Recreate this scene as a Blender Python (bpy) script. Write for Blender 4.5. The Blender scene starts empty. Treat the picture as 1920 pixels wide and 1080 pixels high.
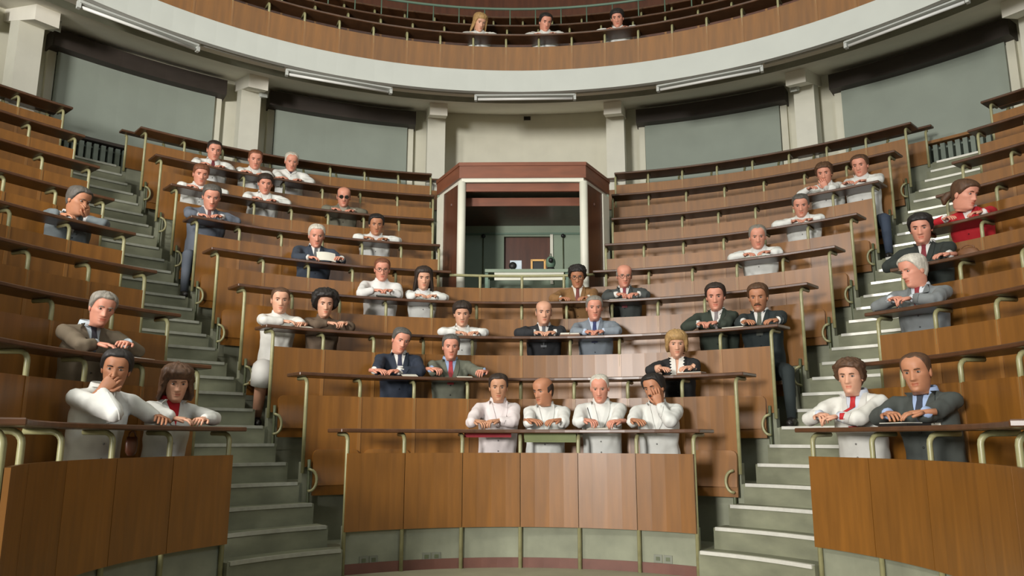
import bpy, bmesh, math, random
import numpy as np
from mathutils import Vector, Matrix, noise
from mathutils.bvhtree import BVHTree
random.seed(7)
rng = np.random.default_rng(7)
scene = bpy.context.scene
COL = scene.collection
rad = math.radians

# ------------------------------------------------------------------ camera
F_PX, PITCH = 1455.28, rad(11.0)
CAM = np.array([-0.0243, -4.269, 1.024])
cam_d = bpy.data.cameras.new('camera'); cam_d.sensor_width = 36; cam_d.lens = F_PX / 1920 * 36
cam_d.clip_start = 0.05; cam_d.clip_end = 100
cam = bpy.data.objects.new('camera', cam_d); COL.objects.link(cam)
cam.location = CAM; cam.rotation_euler = (rad(90) + PITCH, rad(-0.11), 0)
scene.camera = cam

# ------------------------------------------------------------------ world, lights, exposure
w = bpy.data.worlds.new('world'); scene.world = w; w.use_nodes = True
w.node_tree.nodes['Background'].inputs[0].default_value = (0.80, 0.86, 0.84, 1)
w.node_tree.nodes['Background'].inputs[1].default_value = 0.31
def area(name, loc, target, size, power, color, sy=None):
    d = bpy.data.lights.new(name, 'AREA'); d.energy = power; d.color = color
    d.shape = 'RECTANGLE'; d.size = size; d.size_y = sy or size
    o = bpy.data.objects.new(name, d); COL.objects.link(o); o.location = loc
    o.rotation_euler = (Vector(target) - Vector(loc)).to_track_quat('-Z', 'Y').to_euler()
    return o
area('overhead_fill', (0, 0.2, 9.2), (0, 0.8, 0), 3.6, 150, (0.93, 1.0, 0.94))  # unseen fill from above, added to brighten treads and the aisle
area('film_lamp', (-6.5, -11.5, 2.9), (0.6, 4.5, 4.4), 2.0, 3000, (1.0, 0.975, 0.93))
area('stand_lamp', (-5.1, -0.95, 5.0), (3.7, 4.1, 2.9), 0.8, 300, (1.0, 0.96, 0.92))
area('hall_window', (5.2, -4.0, 5.6), (-3.0, 4.0, 3.6), 1.6, 130, (0.80, 0.88, 1.0))
vs = scene.view_settings
vs.view_transform = 'Standard'; vs.look = 'None'; vs.gamma = 1; vs.use_curve_mapping = False
vs.exposure = -0.45

# ------------------------------------------------------------------ materials
def s2l(c): return tuple(((v / 255) / 12.92 if v / 255 <= 0.04045 else ((v / 255 + 0.055) / 1.055) ** 2.4) for v in c)
MATS = {}
def mat(name, rgb, rough=0.6, var=0.0, nscale=(6, 6, 6), metal=0.0, coat=0.0, bump=0.0, objvar=0.0, spec=0.5, detail=4, contrast=1.0):
    m = bpy.data.materials.new(name); m.use_nodes = True; nt = m.node_tree; N, L = nt.nodes, nt.links
    b = N['Principled BSDF']; c = s2l(rgb)
    b.inputs['Roughness'].default_value = rough; b.inputs['Metallic'].default_value = metal
    b.inputs['Specular IOR Level'].default_value = spec
    b.inputs['Coat Weight'].default_value = coat; b.inputs['Coat Roughness'].default_value = 0.27
    tc = N.new('ShaderNodeTexCoord'); mp = N.new('ShaderNodeMapping'); mp.inputs['Scale'].default_value = nscale
    L.new(tc.outputs['Object'], mp.inputs['Vector'])
    nz = N.new('ShaderNodeTexNoise'); nz.inputs['Scale'].default_value = 1.0; nz.inputs['Detail'].default_value = detail
    L.new(mp.outputs[0], nz.inputs['Vector'])
    rp = N.new('ShaderNodeValToRGB'); k = var
    rp.color_ramp.elements[0].position = 0.5 - 0.22 / contrast; rp.color_ramp.elements[1].position = 0.5 + 0.22 / contrast
    rp.color_ramp.elements[0].color = (*[v * (1 - k) for v in c], 1); rp.color_ramp.elements[1].color = (*[min(1, v * (1 + k)) for v in c], 1)
    L.new(nz.outputs['Fac'], rp.inputs[0]); out = rp.outputs[0]
    if objvar:
        oi = N.new('ShaderNodeObjectInfo'); mr = N.new('ShaderNodeMapRange')
        mr.inputs['To Min'].default_value = 1 - objvar; mr.inputs['To Max'].default_value = 1 + objvar
        L.new(oi.outputs['Random'], mr.inputs['Value'])
        hs = N.new('ShaderNodeHueSaturation'); L.new(mr.outputs[0], hs.inputs['Value']); L.new(out, hs.inputs['Color']); out = hs.outputs[0]
    L.new(out, b.inputs['Base Color'])
    if bump:
        bp = N.new('ShaderNodeBump'); bp.inputs['Strength'].default_value = bump; bp.inputs['Distance'].default_value = 0.01
        L.new(nz.outputs['Fac'], bp.inputs['Height']); L.new(bp.outputs[0], b.inputs['Normal'])
    MATS[name] = m; return m
mat('wood_panel', (122, 78, 24), 0.45, 0.24, (14, 14, 1.4), coat=0.26, objvar=0.10)
mat('wood_desk', (80, 50, 28), 0.38, 0.25, (10, 10, 10), coat=0.3, objvar=0.08)
mat('wood_dark', (84, 46, 28), 0.45, 0.25, (14, 14, 2), coat=0.2, objvar=0.08)
mat('wood_red', (120, 68, 44), 0.45, 0.2, (3, 3, 12), coat=0.2)
mat('wood_strip', (136, 92, 42), 0.42, 0.15, (14, 14, 2), coat=0.2)
mat('post_metal', (150, 146, 106), 0.38, 0.12, (20, 20, 20), spec=0.6)
mat('bracket_metal', (86, 92, 66), 0.45, 0.15, (20, 20, 20))
mat('concrete', (132, 134, 114), 0.8, 0.16, (5, 5, 5), bump=0.15, detail=7)
mat('concrete_step', (118, 119, 97), 0.75, 0.22, (4, 4, 9), bump=0.15, detail=7)
mat('nosing_metal', (226, 224, 214), 0.3, 0.05, (30, 30, 30), metal=0.35)
mat('nosing_shaded', (160, 160, 146), 0.5, 0.12, (20, 20, 20), metal=0.2)  # darker copy of nosing_metal: the aisle's dimmer light put into the colour
mat('tile_red', (104, 66, 54), 0.6, 0.15, (6, 6, 6))
mat('floor_lino', (140, 136, 112), 0.5, 0.1, (4, 4, 4))
mat('plaster', (216, 213, 194), 0.85, 0.05, (3, 3, 3), bump=0.05)
mat('plaster_white', (186, 189, 182), 0.8, 0.03, (3, 3, 3))
mat('soffit', (236, 232, 218), 0.85, 0.04, (3, 3, 3))
mat('blind', (146, 154, 142), 0.8, 0.06, (2, 2, 2))
mat('pelmet', (58, 50, 44), 0.6, 0.15, (3, 3, 8))
mat('radiator', (120, 130, 118), 0.5, 0.08, (6, 6, 6))
mat('white_paint', (216, 214, 198), 0.5, 0.03, (6, 6, 6))
mat('green_paint', (132, 146, 126), 0.6, 0.06, (3, 3, 3))
mat('rail_green', (98, 122, 104), 0.5, 0.06, (3, 3, 3))
mat('tube_glass', (214, 214, 208), 0.3, 0.02, (3, 3, 3))
mat('black', (24, 23, 22), 0.5, 0.2, (8, 8, 8))
mat('paper', (214, 210, 196), 0.8, 0.04, (8, 8, 8))
mat('leather', (110, 72, 44), 0.5, 0.2, (10, 10, 10))
mat('screen', (188, 200, 210), 0.4, 0.1, (20, 20, 20))
mat('gold', (206, 158, 92), 0.4, 0.15, (12, 12, 12))
mat('socket', (116, 118, 104), 0.5, 0.05, (8, 8, 8))
def cmat(prefix, rgb, rough=0.85, var=0.06, ns=(9, 9, 9), **k):
    n = prefix + '_%d_%d_%d' % tuple(rgb)
    return n if n in MATS else (mat(n, rgb, rough, var, ns, **k), n)[1]

# ------------------------------------------------------------------ mesh helpers
class MB:
    def __init__(s): s.v = []; s.f = []; s.m = []; s.mats = []; s.sm = []
    def mi(s, name):
        if name not in s.mats: s.mats.append(name)
        return s.mats.index(name)
    def add(s, v, f, m, smooth=True):
        o = len(s.v); s.v.extend([tuple(map(float, q)) for q in v]); k = s.mi(m)
        s.f.extend([tuple(i + o for i in q) for q in f]); s.m.extend([k] * len(f)); s.sm.extend([smooth] * len(f))
        return o
    def loft(s, rings, m, closed=True, cap=True, smooth=True):
        rings = [np.asarray(r, float) for r in rings]; n = len(rings[0]); v = np.concatenate(rings); f = []
        for i in range(len(rings) - 1):
            for j in range(n if closed else n - 1):
                a = i * n + j; b = i * n + (j + 1) % n; f.append((a, b, b + n, a + n))
        if cap and closed: f.append(tuple(range(n))[::-1]); f.append(tuple((len(rings) - 1) * n + j for j in range(n)))
        return s.add(v, f, m, smooth)
    def tube(s, pts, rr, m, n=8, smooth=True):
        pts = np.asarray(pts, float); k = len(pts)
        if np.isscalar(rr): rr = [rr] * k
        t = np.gradient(pts, axis=0); t /= np.linalg.norm(t, axis=1)[:, None] + 1e-12
        up = np.array([0, 0, 1.0]) if abs(t[0][2]) < 0.9 else np.array([1.0, 0, 0])
        a = np.cross(up, t[0]); a /= np.linalg.norm(a); rings = []
        ang = np.arange(n) * 2 * math.pi / n
        for i in range(k):
            a = a - t[i] * (a @ t[i]); a /= np.linalg.norm(a); b = np.cross(t[i], a)
            rings.append(pts[i] + rr[i] * (np.cos(ang)[:, None] * a + np.sin(ang)[:, None] * b))
        return s.loft(rings, m, smooth=smooth)
    def ball(s, c, ax, r, m, nu=10, nv=7):
        ax = np.asarray(ax, float); rings = []
        for j in range(nv):
            th = -math.pi / 2 + math.pi * (j + 0.5) / nv
            rings.append([c + ax.T @ (np.array([math.cos(th) * math.cos(p), math.cos(th) * math.sin(p), math.sin(th)]) * r) for p in np.arange(nu) * 2 * math.pi / nu])
        return s.loft(rings, m)
    def box(s, c, ax, h, m):
        c = np.asarray(c, float); ax = np.asarray(ax, float); h = np.asarray(h, float)
        q = [(x, y, z) for z in (-1, 1) for y in (-1, 1) for x in (-1, 1)]
        s.add([c + ax.T @ (np.array(p) * h) for p in q], [(0, 2, 3, 1), (4, 5, 7, 6), (0, 1, 5, 4), (2, 6, 7, 3), (0, 4, 6, 2), (1, 3, 7, 5)], m, False)
    def arc(s, R0, R1, t0, t1, z0, z1, m, n=None, z0b=None, z1b=None):
        # curved slab; z0b / z1b: heights at the outer radius when they differ
        n = n or max(1, int(abs(t1 - t0) / 3.0)); z0b = z0 if z0b is None else z0b; z1b = z1 if z1b is None else z1b
        prof = [(R0, z0), (R1, z0b), (R1, z1b), (R0, z1)]; v = []; f = []
        for i in range(n + 1):
            a = rad(t0 + (t1 - t0) * i / n)
            for (R, z) in prof: v.append((R * math.sin(a), R * math.cos(a), z))
        for i in range(n):
            for j in range(4):
                a = i * 4 + j; b = i * 4 + (j + 1) % 4; f.append((a, a + 4, b + 4, b))
        f.append((0, 1, 2, 3)); k = n * 4; f.append((k + 3, k + 2, k + 1, k))
        return s.add(v, f, m, False)
    def mesh(s, name, origin=None):
        me = bpy.data.meshes.new(name); v = np.array(s.v)
        if origin is not None: v = v - np.asarray(origin, float)
        me.from_pydata(v.tolist(), [], s.f)
        for n in s.mats: me.materials.append(MATS[n])
        me.polygons.foreach_set('material_index', s.m); me.polygons.foreach_set('use_smooth', s.sm)
        me.update(); return me
def link(name, me, parent=None, loc=(0, 0, 0), rz=0.0):
    o = bpy.data.objects.new(name, me); COL.objects.link(o); o.location = loc; o.rotation_euler = (0, 0, rz)
    if parent is not None:
        o.parent = parent; o.matrix_parent_inverse = Matrix.Translation(-Vector(parent['base'])) if 'base' in parent.keys() else Matrix()
    return o
def empty(name, base):
    o = bpy.data.objects.new(name, None); COL.objects.link(o); o.location = base; o['base'] = list(map(float, base)); o.empty_display_size = 0.1
    return o
def tag(o, label, cat, group=None):
    o['label'] = label; o['category'] = cat
    if group: o['group'] = group
    return o
def struct(o, label=None):
    o['kind'] = 'structure'
    if label: o['label'] = label
    return o
def pol(R, th, z=0.0): return np.array([R * math.sin(rad(th)), R * math.cos(rad(th)), z])
def ray(x, y):
    X = (x - 960) / F_PX; Y = -(y - 540) / F_PX; r = rad(0.11)
    X, Y = math.cos(r) * X - math.sin(r) * Y, math.sin(r) * X + math.cos(r) * Y
    c, s_ = math.cos(PITCH), math.sin(PITCH)
    return np.array([X, c - s_ * Y, s_ + c * Y])
def on_ring(x, y, R):
    d = ray(x, y); h = math.hypot(d[0], d[1]); u = d[:2] / h; o = CAM[:2]
    b = -(u @ o); t = b + math.sqrt(max(0, b * b - (o @ o - R * R)))
    return CAM + d * t / h
def th_of(P): return math.degrees(math.atan2(P[0], P[1]))

# ------------------------------------------------------------------ theatre dimensions
TH0 = 1.1
ZC = 1.024
RR = [0, 2.294, 2.884, 3.475, 4.066, 4.658, 5.251, 5.843, 6.435, 7.027, 7.62]
ZD = [0, 1.101, 1.572, 2.032, 2.488, 2.946, 3.408, 3.906, 4.424, 4.950, 5.075]      # desk tops
ZF = [0.0] + [z - 0.907 for z in ZD[1:10]] + [4.56]                                    # tier floors
HC = [0, 35.6, 38.6, 40.2, 41.2, 42.2, 42.6, 43.2, 43.4, 43.7, 44.2]                   # half angle, middle block
HS = [0, 59.2, 56.9, 55.5, 54.2, 53.3, 52.9, 52.2, 51.8, 51.4, 51.2]                   # start of side blocks
BTH = 11.3                                                                             # booth half angle
T_OUT = 104
T_END = [104, 122] + [104] * 9      # the lowest row runs further round the pit
R_WALL = 8.25
ORD = ['', 'first', 'second', 'third', 'fourth', 'fifth', 'sixth', 'seventh', 'eighth', 'ninth', 'tenth']

# ------------------------------------------------------------------ structure: floor, tiers, stairs
b = MB(); b.add([(-9, -9, 0), (9, -9, 0), (9, 3, 0), (-9, 3, 0), (-9, -9, -.1), (9, -9, -.1), (9, 3, -.1), (-9, 3, -.1)],
      [(0, 1, 2, 3), (7, 6, 5, 4), (0, 4, 5, 1), (1, 5, 6, 2), (2, 6, 7, 3), (3, 7, 4, 0)], 'floor_lino', False)
struct(link('floor', b.mesh('floor')), 'pale worn pit floor in front of the benches')
for k in range(1, 11):
    b = MB(); r1 = RR[k + 1] + 0.03 if k < 10 else R_WALL + 0.1
    b.arc(RR[k] + (0.03 if k > 1 else 0.058), r1 + 0.03, TH0 - T_END[k], TH0 + T_END[k], max(-0.02, ZF[k] - 0.62), ZF[k], 'concrete', 72)
    struct(link('tier_platform', b.mesh('tier_platform')), 'green grey concrete tier floor under the %s bench row' % ORD[k])
spans = lambda k: [(TH0 - HC[k], TH0 + HC[k]), (TH0 - T_END[k], TH0 - HS[k]), (TH0 + HS[k], TH0 + T_END[k])]
def kerb_spans(k):      # the kerbs stop at the projection booth
    q = spans(k)
    return q if k < 6 or k > 8 else [(q[0][0], TH0 - BTH - .4), (TH0 + BTH + .4, q[0][1])] + q[1:]
b = MB()
for (a, c) in spans(1): b.arc(RR[1] + 0.050, RR[1] + 0.060, a, c, 0, 0.078, 'tile_red')
struct(link('baseboard_pit', b.mesh('baseboard_pit')), 'dull red base strip along the pit wall')
for k in range(1, 11):
    b = MB()
    for (a, c) in kerb_spans(k): b.arc(RR[k] + (0.028 if k > 1 else 0.058), RR[k] + 0.10, a + .3, c - .3, ZF[k] - 0.2 if k > 1 else 0, ZD[k] - 0.74 if k < 10 else ZF[k] + 0.06, 'concrete')
    struct(link('tier_kerb', b.mesh('tier_kerb')), 'low concrete kerb below the %s bench row' % ORD[k])
steps = []
for k in range(1, 10):
    for i in range(3):
        u = i / 3; steps.append((RR[k] + u * (RR[k + 1] - RR[k]), ZF[k] + u * (ZF[k + 1] - ZF[k]), k + u))
steps.append((RR[10], ZF[10], 10.0))
for side in (-1, 1):
    st = empty('aisle_stairs', pol(RR[1], TH0 + side * 47, 0))
    struct(st, 'concrete aisle stairs with %s metal step edges' % ('shade-dulled' if side < 0 else 'shiny'))
    for j, (R, z, kk) in enumerate(steps):
        a = TH0 + side * (np.interp(kk, range(1, 11), HC[1:]) + 0.25); c = TH0 + side * (np.interp(kk, range(1, 11), HS[1:]) - 0.25)
        R2 = steps[j + 1][0] if j < len(steps) - 1 else R + 0.25
        b = MB(); b.arc(R, R2 + 0.03, min(a, c), max(a, c), max(0, z - 0.34), z + 0.004, 'concrete_step', 6)
        so = link('step', b.mesh('step'), st)
        b = MB(); b.arc(R - 0.012, R + 0.024, min(a, c) + .4, max(a, c) - .4, z - 0.016, z + 0.010, 'nosing_metal' if side > 0 else 'nosing_shaded', 6)
        no = link('nosing', b.mesh('nosing')); no.parent = so

# ------------------------------------------------------------------ walls, soffit, gallery shell
b = MB(); b.arc(R_WALL, R_WALL + 0.25, TH0 - 115, TH0 + 115, 4.2, 9.4, 'plaster', 80)
struct(link('wall_back', b.mesh('wall_back')), 'curved plaster wall around the top of the theatre')
b = MB(); b.arc(R_WALL - .05, R_WALL + .02, TH0 - 110, TH0 + 110, 6.7, 9.2, 'wood_dark', 60)
struct(link('wall_lining', b.mesh('wall_lining')), 'dark wooden lining behind the gallery benches')
b = MB(); b.arc(6.012, R_WALL + .05, TH0 - 112, TH0 + 112, 5.852, 5.93, 'soffit', 90, z0b=6.50, z1b=6.58)
struct(link('ceiling_soffit', b.mesh('ceiling_soffit')), 'pale sloping underside of the upper gallery')
b = MB(); b.arc(5.985, 6.06, TH0 - 112, TH0 + 112, 5.845, 6.168, 'plaster_white', 90)
struct(link('trim_gallery', b.mesh('trim_gallery')), 'white curved front edge of the upper gallery')
b = MB(); b.arc(2.6, 9.2, 0, 360, 9.35, 9.5, 'plaster', 60)
struct(link('ceiling', b.mesh('ceiling')), 'plaster ceiling ring around a round opening')
for i, c in enumerate((-53.6, -32.2, -10.8, 10.8, 32.2, 53.6)):
    cc = TH0 + .3 + c; hw = math.degrees(0.145 / 7.8)
    b = MB(); b.arc(7.72, 8.02, cc - hw, cc + hw, 4.3, 6.48, 'white_paint', 2)
    b.arc(7.25, 8.26, cc - hw * 1.02, cc + hw * 1.02, 6.0, 6.5, 'soffit', 2, z0b=6.32)
    struct(link('column', b.mesh('column')), 'square white column against the back wall')
for i, c in enumerate((-64.2, -42.8, -21.5, 21.5, 42.8, 64.2)):
    cc = TH0 + .3 + c; hw = 8.35
    wb = empty('window_%d' % (i + 1), pol(8.2, cc, 5.0)); struct(wb, 'tall window covered by a grey green blind')
    for s_ in (-1, 1):
        b = MB(); e = cc + s_ * (hw - .5); b.arc(8.16, 8.26, e - .35, e + .35, 4.98, 6.15, 'plaster', 2); link('window_frame', b.mesh('window_frame'), wb)
    b = MB(); b.arc(8.17, 8.26, cc - hw, cc + hw, 4.97, 5.03, 'plaster', 8); link('window_sill', b.mesh('window_sill'), wb)
    rb = empty('roller_blind', pol(8.15, cc, 6.12))
    nm = ['', 'beside the dull-edged stairs', 'between dull-edged stairs and booth', 'between booth and shiny-edged stairs', 'beside the shiny-edged stairs', ''][i] or ('beyond the %s stairs' % ('dull-edged' if i == 0 else 'shiny-edged'))
    tag(rb, 'grey green roller blind under dark box, ' + nm, 'blind', 'window blinds along the back wall')
    b = MB(); b.arc(7.96, 8.24, cc - hw, cc + hw, 6.11, 6.345, 'pelmet', 8); link('blind_box', b.mesh('blind_box'), rb)
    b = MB(); b.arc(8.12, 8.15, cc - hw + .9, cc + hw - .9, 5.02, 6.13, 'blind', 8); link('blind_sheet', b.mesh('blind_sheet'), rb)
    b = MB(); b.arc(8.105, 8.16, cc - hw + .8, cc + hw - .8, 5.0, 5.03, 'blind', 8); link('bottom_bar', b.mesh('bottom_bar'), rb)
for side in (-1, 1):
    cc = TH0 + side * 46.6; rd = empty('radiator', pol(8.1, cc, ZF[10]))
    tag(rd, 'ribbed iron radiator below the window at the %s stairs' % ('dull-edged' if side < 0 else 'shiny-edged'), 'radiator')
    b = MB(); b.arc(7.98, 8.25, cc - 4.2, cc + 4.2, 4.955, 4.995, 'pelmet' if side < 0 else 'wood_strip', 4); link('shelf', b.mesh('shelf'), rd)
    m = MB(); m.arc(8.03, 8.17, -.2, .2, ZF[10] + .04, 4.94, 'radiator', 1); me = m.mesh('radiator_rib')
    for j in range(13): link('rib', me, rd, rz=-rad(cc - 3.9 + j * .65))
    for zz in (ZF[10] + .07, 4.90):
        b = MB(); b.tube([pol(8.10, cc + d, zz) for d in np.linspace(-4, 4, 6)], .018, 'radiator'); link('pipe', b.mesh('pipe'), rd)
for i, (c, ln) in enumerate(((1.45, 6.6), (-23.0, 6.6), (25.5, 6.5), (-46.6, 6.4), (48.2, 6.4))):
    fl = empty('fluorescent_light', pol(6.15, c, 5.82))
    tag(fl, 'unlit fluorescent tube light under the gallery edge, ' + ['above the booth', 'between booth and dull-edged stairs', 'between booth and shiny-edged stairs', 'above the dull-edged stairs', 'above the shiny-edged stairs'][i], 'light', 'tube lights under the gallery')
    A, B = pol(6.15, c - ln), pol(6.15, c + ln); ax = (B - A) / np.linalg.norm(B - A); yy = np.cross([0, 0, 1], ax); M3 = np.array([ax, yy, [0, 0, 1]]); mid = (A + B) / 2; L = np.linalg.norm(B - A) / 2
    b = MB(); b.box(mid + [0, 0, 5.86], M3, (L, .045, .03), 'plaster_white'); link('housing', b.mesh('housing'), fl)
    b = MB(); b.tube([A + ax * .03 + [0, 0, 5.795], B - ax * .03 + [0, 0, 5.795]], .019, 'tube_glass', 10); link('tube', b.mesh('tube'), fl)
    for e in (A, B):
        b = MB(); b.box(e + [0, 0, 5.815], M3, (.018, .03, .045), 'plaster_white'); link('end_cap', b.mesh('end_cap'), fl)
for i, (a, c) in enumerate(((-39.8, -29.9), (-16.1, -5.3), (8.3, 18.7), (32.3, 41.6))):
    b = MB(); b.tube([pol(6.17, t, 5.886) for t in np.linspace(a, c, 8)], .012, 'plaster_white', 6)
    tag(link('cable_conduit', b.mesh('cable_conduit')), 'thin white conduit on gallery underside, ' + ('from dull-edged stairs inwards', 'up to the booth light from the dull-edged side', 'up to the booth light from the shiny-edged side', 'from shiny-edged stairs inwards')[i], 'conduit', 'conduits between tube lights')
b = MB(); P = on_ring(988, 222, R_WALL); b.arc(R_WALL - .015, R_WALL, th_of(P) - .4, th_of(P) + .4, P[2] - .035, P[2] + .03, 'pelmet', 1)
for d in (-.02, 0, .02): b.arc(R_WALL - .022, R_WALL - .01, th_of(P) - .38, th_of(P) + .38, P[2] + d - .004, P[2] + d + .004, 'black', 1)
tag(link('wall_vent', b.mesh('wall_vent')), 'small dark vent high on the plaster wall above the booth', 'vent')
for i, (x, y, R, t) in enumerate(((98, 46, 7.55, 'first column beyond the dull-edged stairs'), (494, 174, 7.62, 'column between dull-edged stairs and booth'), (1489, 163, 7.62, 'column near the shiny-edged stairs'))):
    P = on_ring(x, y, R); th = th_of(P); M3 = np.array([pol(1, th + 90), -pol(1, th), [0, 0, 1.]]); b = MB(); q = .1 if i == 0 else .07
    r0 = [P + M3.T @ np.array(v) for v in ((-q, 0, -.07), (q, 0, -.07), (q, 0, .09), (-q, 0, .09))]
    r1 = [P + M3.T @ np.array(v) for v in ((-q * .6, q, -.10), (q * .6, q, -.10), (q * .6, q * .8, .02), (-q * .6, q * .8, .02))]
    b.loft([r0, r1], 'plaster_white', smooth=False); b.box(P - M3[1] * .05, M3, (q * .5, .06, .04), 'plaster_white')
    tag(link('wall_speaker', b.mesh('wall_speaker')), 'small white wedge speaker on top of the ' + t, 'speaker')

# ------------------------------------------------------------------ benches
def tube_path(R, z_bot, zd, full=False, back=.20):
    R = R + (.028 if full else 0)
    p = [(R + .011, z_bot), (R + .011, zd - .10)]
    for a in (20, 45, 70, 90): p.append((R + .011 + .055 * (1 - math.cos(rad(a))), zd - .10 + .055 * math.sin(rad(a))))
    p.append((R + back, zd - .043)); return [(0, r, z) for r, z in p]
SEATS = {}
def seat_mesh(kind):
    if kind in SEATS: return SEATS[kind]
    b = MB(); W, H, T = .20, .29, .016; rings = []
    for t in (-T, T):     # rounded upper corners
        pr = [(-W, 0), (W, 0), (W, H - .05)] + [(W - .05 + .05 * math.cos(a), H - .05 + .05 * math.sin(a)) for a in (.5, 1.0, 1.57)] + [(-W + .05 + .05 * math.cos(a), H - .05 + .05 * math.sin(a)) for a in (1.57, 2.1, 2.64)] + [(-W, H - .05)]
        rings.append([(x, t + (y * .12 if kind == 'up' else 0), y) for x, y in pr])
    if kind == 'down': rings = [[(x, -y * .85, .03 + t) for x, t, y in r] for r in rings]
    b.loft(rings, 'wood_panel', smooth=False)
    b.box((0, .01, -.03), np.eye(3), (W, .014, .05), 'wood_panel')
    SEATS[kind] = b.mesh('seat_' + kind); return SEATS[kind]
BENCH = {}
FOLDED = []
def bench(k, a, c, R, zd, label, npan, full=False, pan_h=0.589, gallery=False, desk_ranges=None, skip=(), bracket=(), panel_mat='wood_panel', desk=True, depth=.235, no_ov=0):
    root = empty('bench_row', pol(R, (a + c) / 2, zd - 0.907)); tag(root, label, 'bench', 'curved wooden bench rows')
    root['th'] = (a, c)
    dth = (c - a) / npan; ov = math.degrees(.075 / R)
    zt, zb = zd - .19, zd - .19 - pan_h
    for i, (p, q) in enumerate(desk_ranges or [(a - ov * (no_ov != -1), c + ov * (no_ov != 1))]):
        if not desk: break
        b = MB(); b.arc(R - .035, R + depth, p, q, zd - .030, zd, 'wood_desk'); o = link('desktop', b.mesh('desktop'), root)
        md = o.modifiers.new('bevel', 'BEVEL'); md.width = .006; md.segments = 1
    g = math.degrees((.0025 if full else .007) / R)
    m = MB(); m.arc(R, R + .022, -dth / 2 + g, dth / 2 - g, zb, zt, panel_mat, 4); me = m.mesh('panel')
    for i in range(npan): link('panel', me, root, rz=-rad(a + (i + .5) * dth))
    m = MB(); m.tube(tube_path(R, 0.0 if full else zt - .12, zd, full, .20 if depth > .2 else .069), .0165, 'post_metal'); me_in = m.mesh('post')
    m = MB(); m.tube(tube_path(R, 0.0 if full else zb - .05, zd, full, .20 if depth > .2 else .069), .0165, 'post_metal'); me_end = m.mesh('end_post')
    ms = MB(); h = math.degrees(.015 / R); ms.arc(R - .005, R + .01, -h, h, zb, zt - .004, 'wood_strip' if not full else 'wood_dark', 1); me_st = ms.mesh('joint_strip')
    for i in range(npan + 1):
        end = i in (0, npan); t = a + i * dth + (math.degrees(.012 / R) * (1 if i == 0 else -1) if end else 0)
        if i in skip: continue
        link('post', me_end if end and not full else me_in, root, rz=-rad(t))
        if not end and not full: link('joint_strip', me_st, root, rz=-rad(t))
    for (e, s_) in bracket:     # folded end seats and their bent metal brackets (they belong to the row in front)
        zf = ZF[k - 1]
        for j in (0, 1):
            t = e + s_ * math.degrees((.285 + j * .45) / R); so_ = link('seat', seat_mesh('up'), root, loc=pol(R - .05, t, zf + .45), rz=-rad(t)); FOLDED.append([k - 1, t, so_, R])
        b = MB(); q = e + s_ * math.degrees(.053 / R)
        b.tube([pol(R - .02, q, zb + .06), pol(R - .03, q, zb - .05), pol(R - .03, q, zf + .1), pol(R - .03, q, zf)], .014, 'bracket_metal')
        b.tube([pol(R - .03, q, zb - .02)] + [pol(R - (.035 if k == 5 and a > 40 else .085), q - s_ * math.degrees(.012 / R) + s_ * math.degrees(.06 * math.sin(x) / R), zb - .02 - .17 * (.5 - .5 * math.cos(x))) for x in np.linspace(0, math.pi, 10)] + [pol(R - .03, q, zb - .19)], .012, 'post_metal')
        link('seat_bracket', b.mesh('seat_bracket'), root)
    return root
side_nm = {-1: 'side block along the dull-edged stairs', 1: 'side block along the shiny-edged stairs'}
for k in range(1, 10):
    R, zd = RR[k], ZD[k]; a, c = TH0 - HC[k], TH0 + HC[k]; n = 4 + 2 * k
    if k <= 4:
        BENCH[k, 0] = [bench(k, a, c, R, zd, '%s bench tier up, spanning the middle block between both stairs' % ORD[k].capitalize(), n, full=(k == 1), bracket=((a, 1), (c, -1)) if k > 1 else ())]
    elif k == 5:
        q = BTH - 1.1
        r_ = bench(k, a, c, R, zd, 'Fifth bench tier up, with thin rail before the booth', n, desk_ranges=[(a - .9, TH0 - q), (TH0 + q, c + .9)], bracket=((a, 1), (c, -1)))
        b = MB(); b.tube([pol(R + .05, t, zd - .035) for t in np.linspace(TH0 - q - .2, TH0 + q + .2, 16)], .017, 'post_metal'); link('rail', b.mesh('rail'), r_); BENCH[k, 0] = [r_]
    else:
        L = []
        for s_ in (-1, 1):
            bt = BTH + (.4 if k == 7 else 0); p, q = (a, TH0 - bt) if s_ < 0 else (TH0 + bt, c); n2 = int(round((q - p) * math.pi / 180 * R / .485))
            nm = '%s bench tier up, between booth and %s stairs' % (ORD[k].capitalize(), 'dull-edged' if s_ < 0 else 'shiny-edged')
            L.append(bench(k, p, q, R, zd, nm, n2, bracket=((p, 1),) if s_ < 0 else ((q, -1),), no_ov=1 if s_ < 0 else -1))
        BENCH[k, 0] = L
    for s_ in (-1, 1):
        p, q = (TH0 - T_END[k], TH0 - HS[k]) if s_ < 0 else (TH0 + HS[k], TH0 + T_END[k]); n2 = int(round((q - p) * math.pi / 180 * R / .487))
        BENCH[k, s_] = [bench(k, p, q, R, zd, '%s bench tier up in the %s' % (ORD[k].capitalize(), side_nm[s_]), n2, full=(k == 1), bracket=(((q, -1),) if s_ < 0 else ((p, 1),)) if k > 1 else ())]
for s_ in (-1, 0, 1):     # tenth: back rail behind the ninth row
    R, zd = RR[10], ZD[10]; p, q = {-1: (TH0 - T_OUT, TH0 - HS[10]), 1: (TH0 + HS[10], TH0 + T_OUT), 0: (TH0 - HC[10], TH0 + HC[10])}[s_]
    n2 = int(round((q - p) * math.pi / 180 * R / .485))
    BENCH[10, s_] = [bench(10, p, q, R, zd, 'Topmost backrest rail with low panels, ' + ('middle block against the columns' if s_ == 0 else side_nm[s_]), n2, pan_h=.32, bracket=(), depth=.075)]
ZG = [0, 6.755, 7.235, 7.715]
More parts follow.
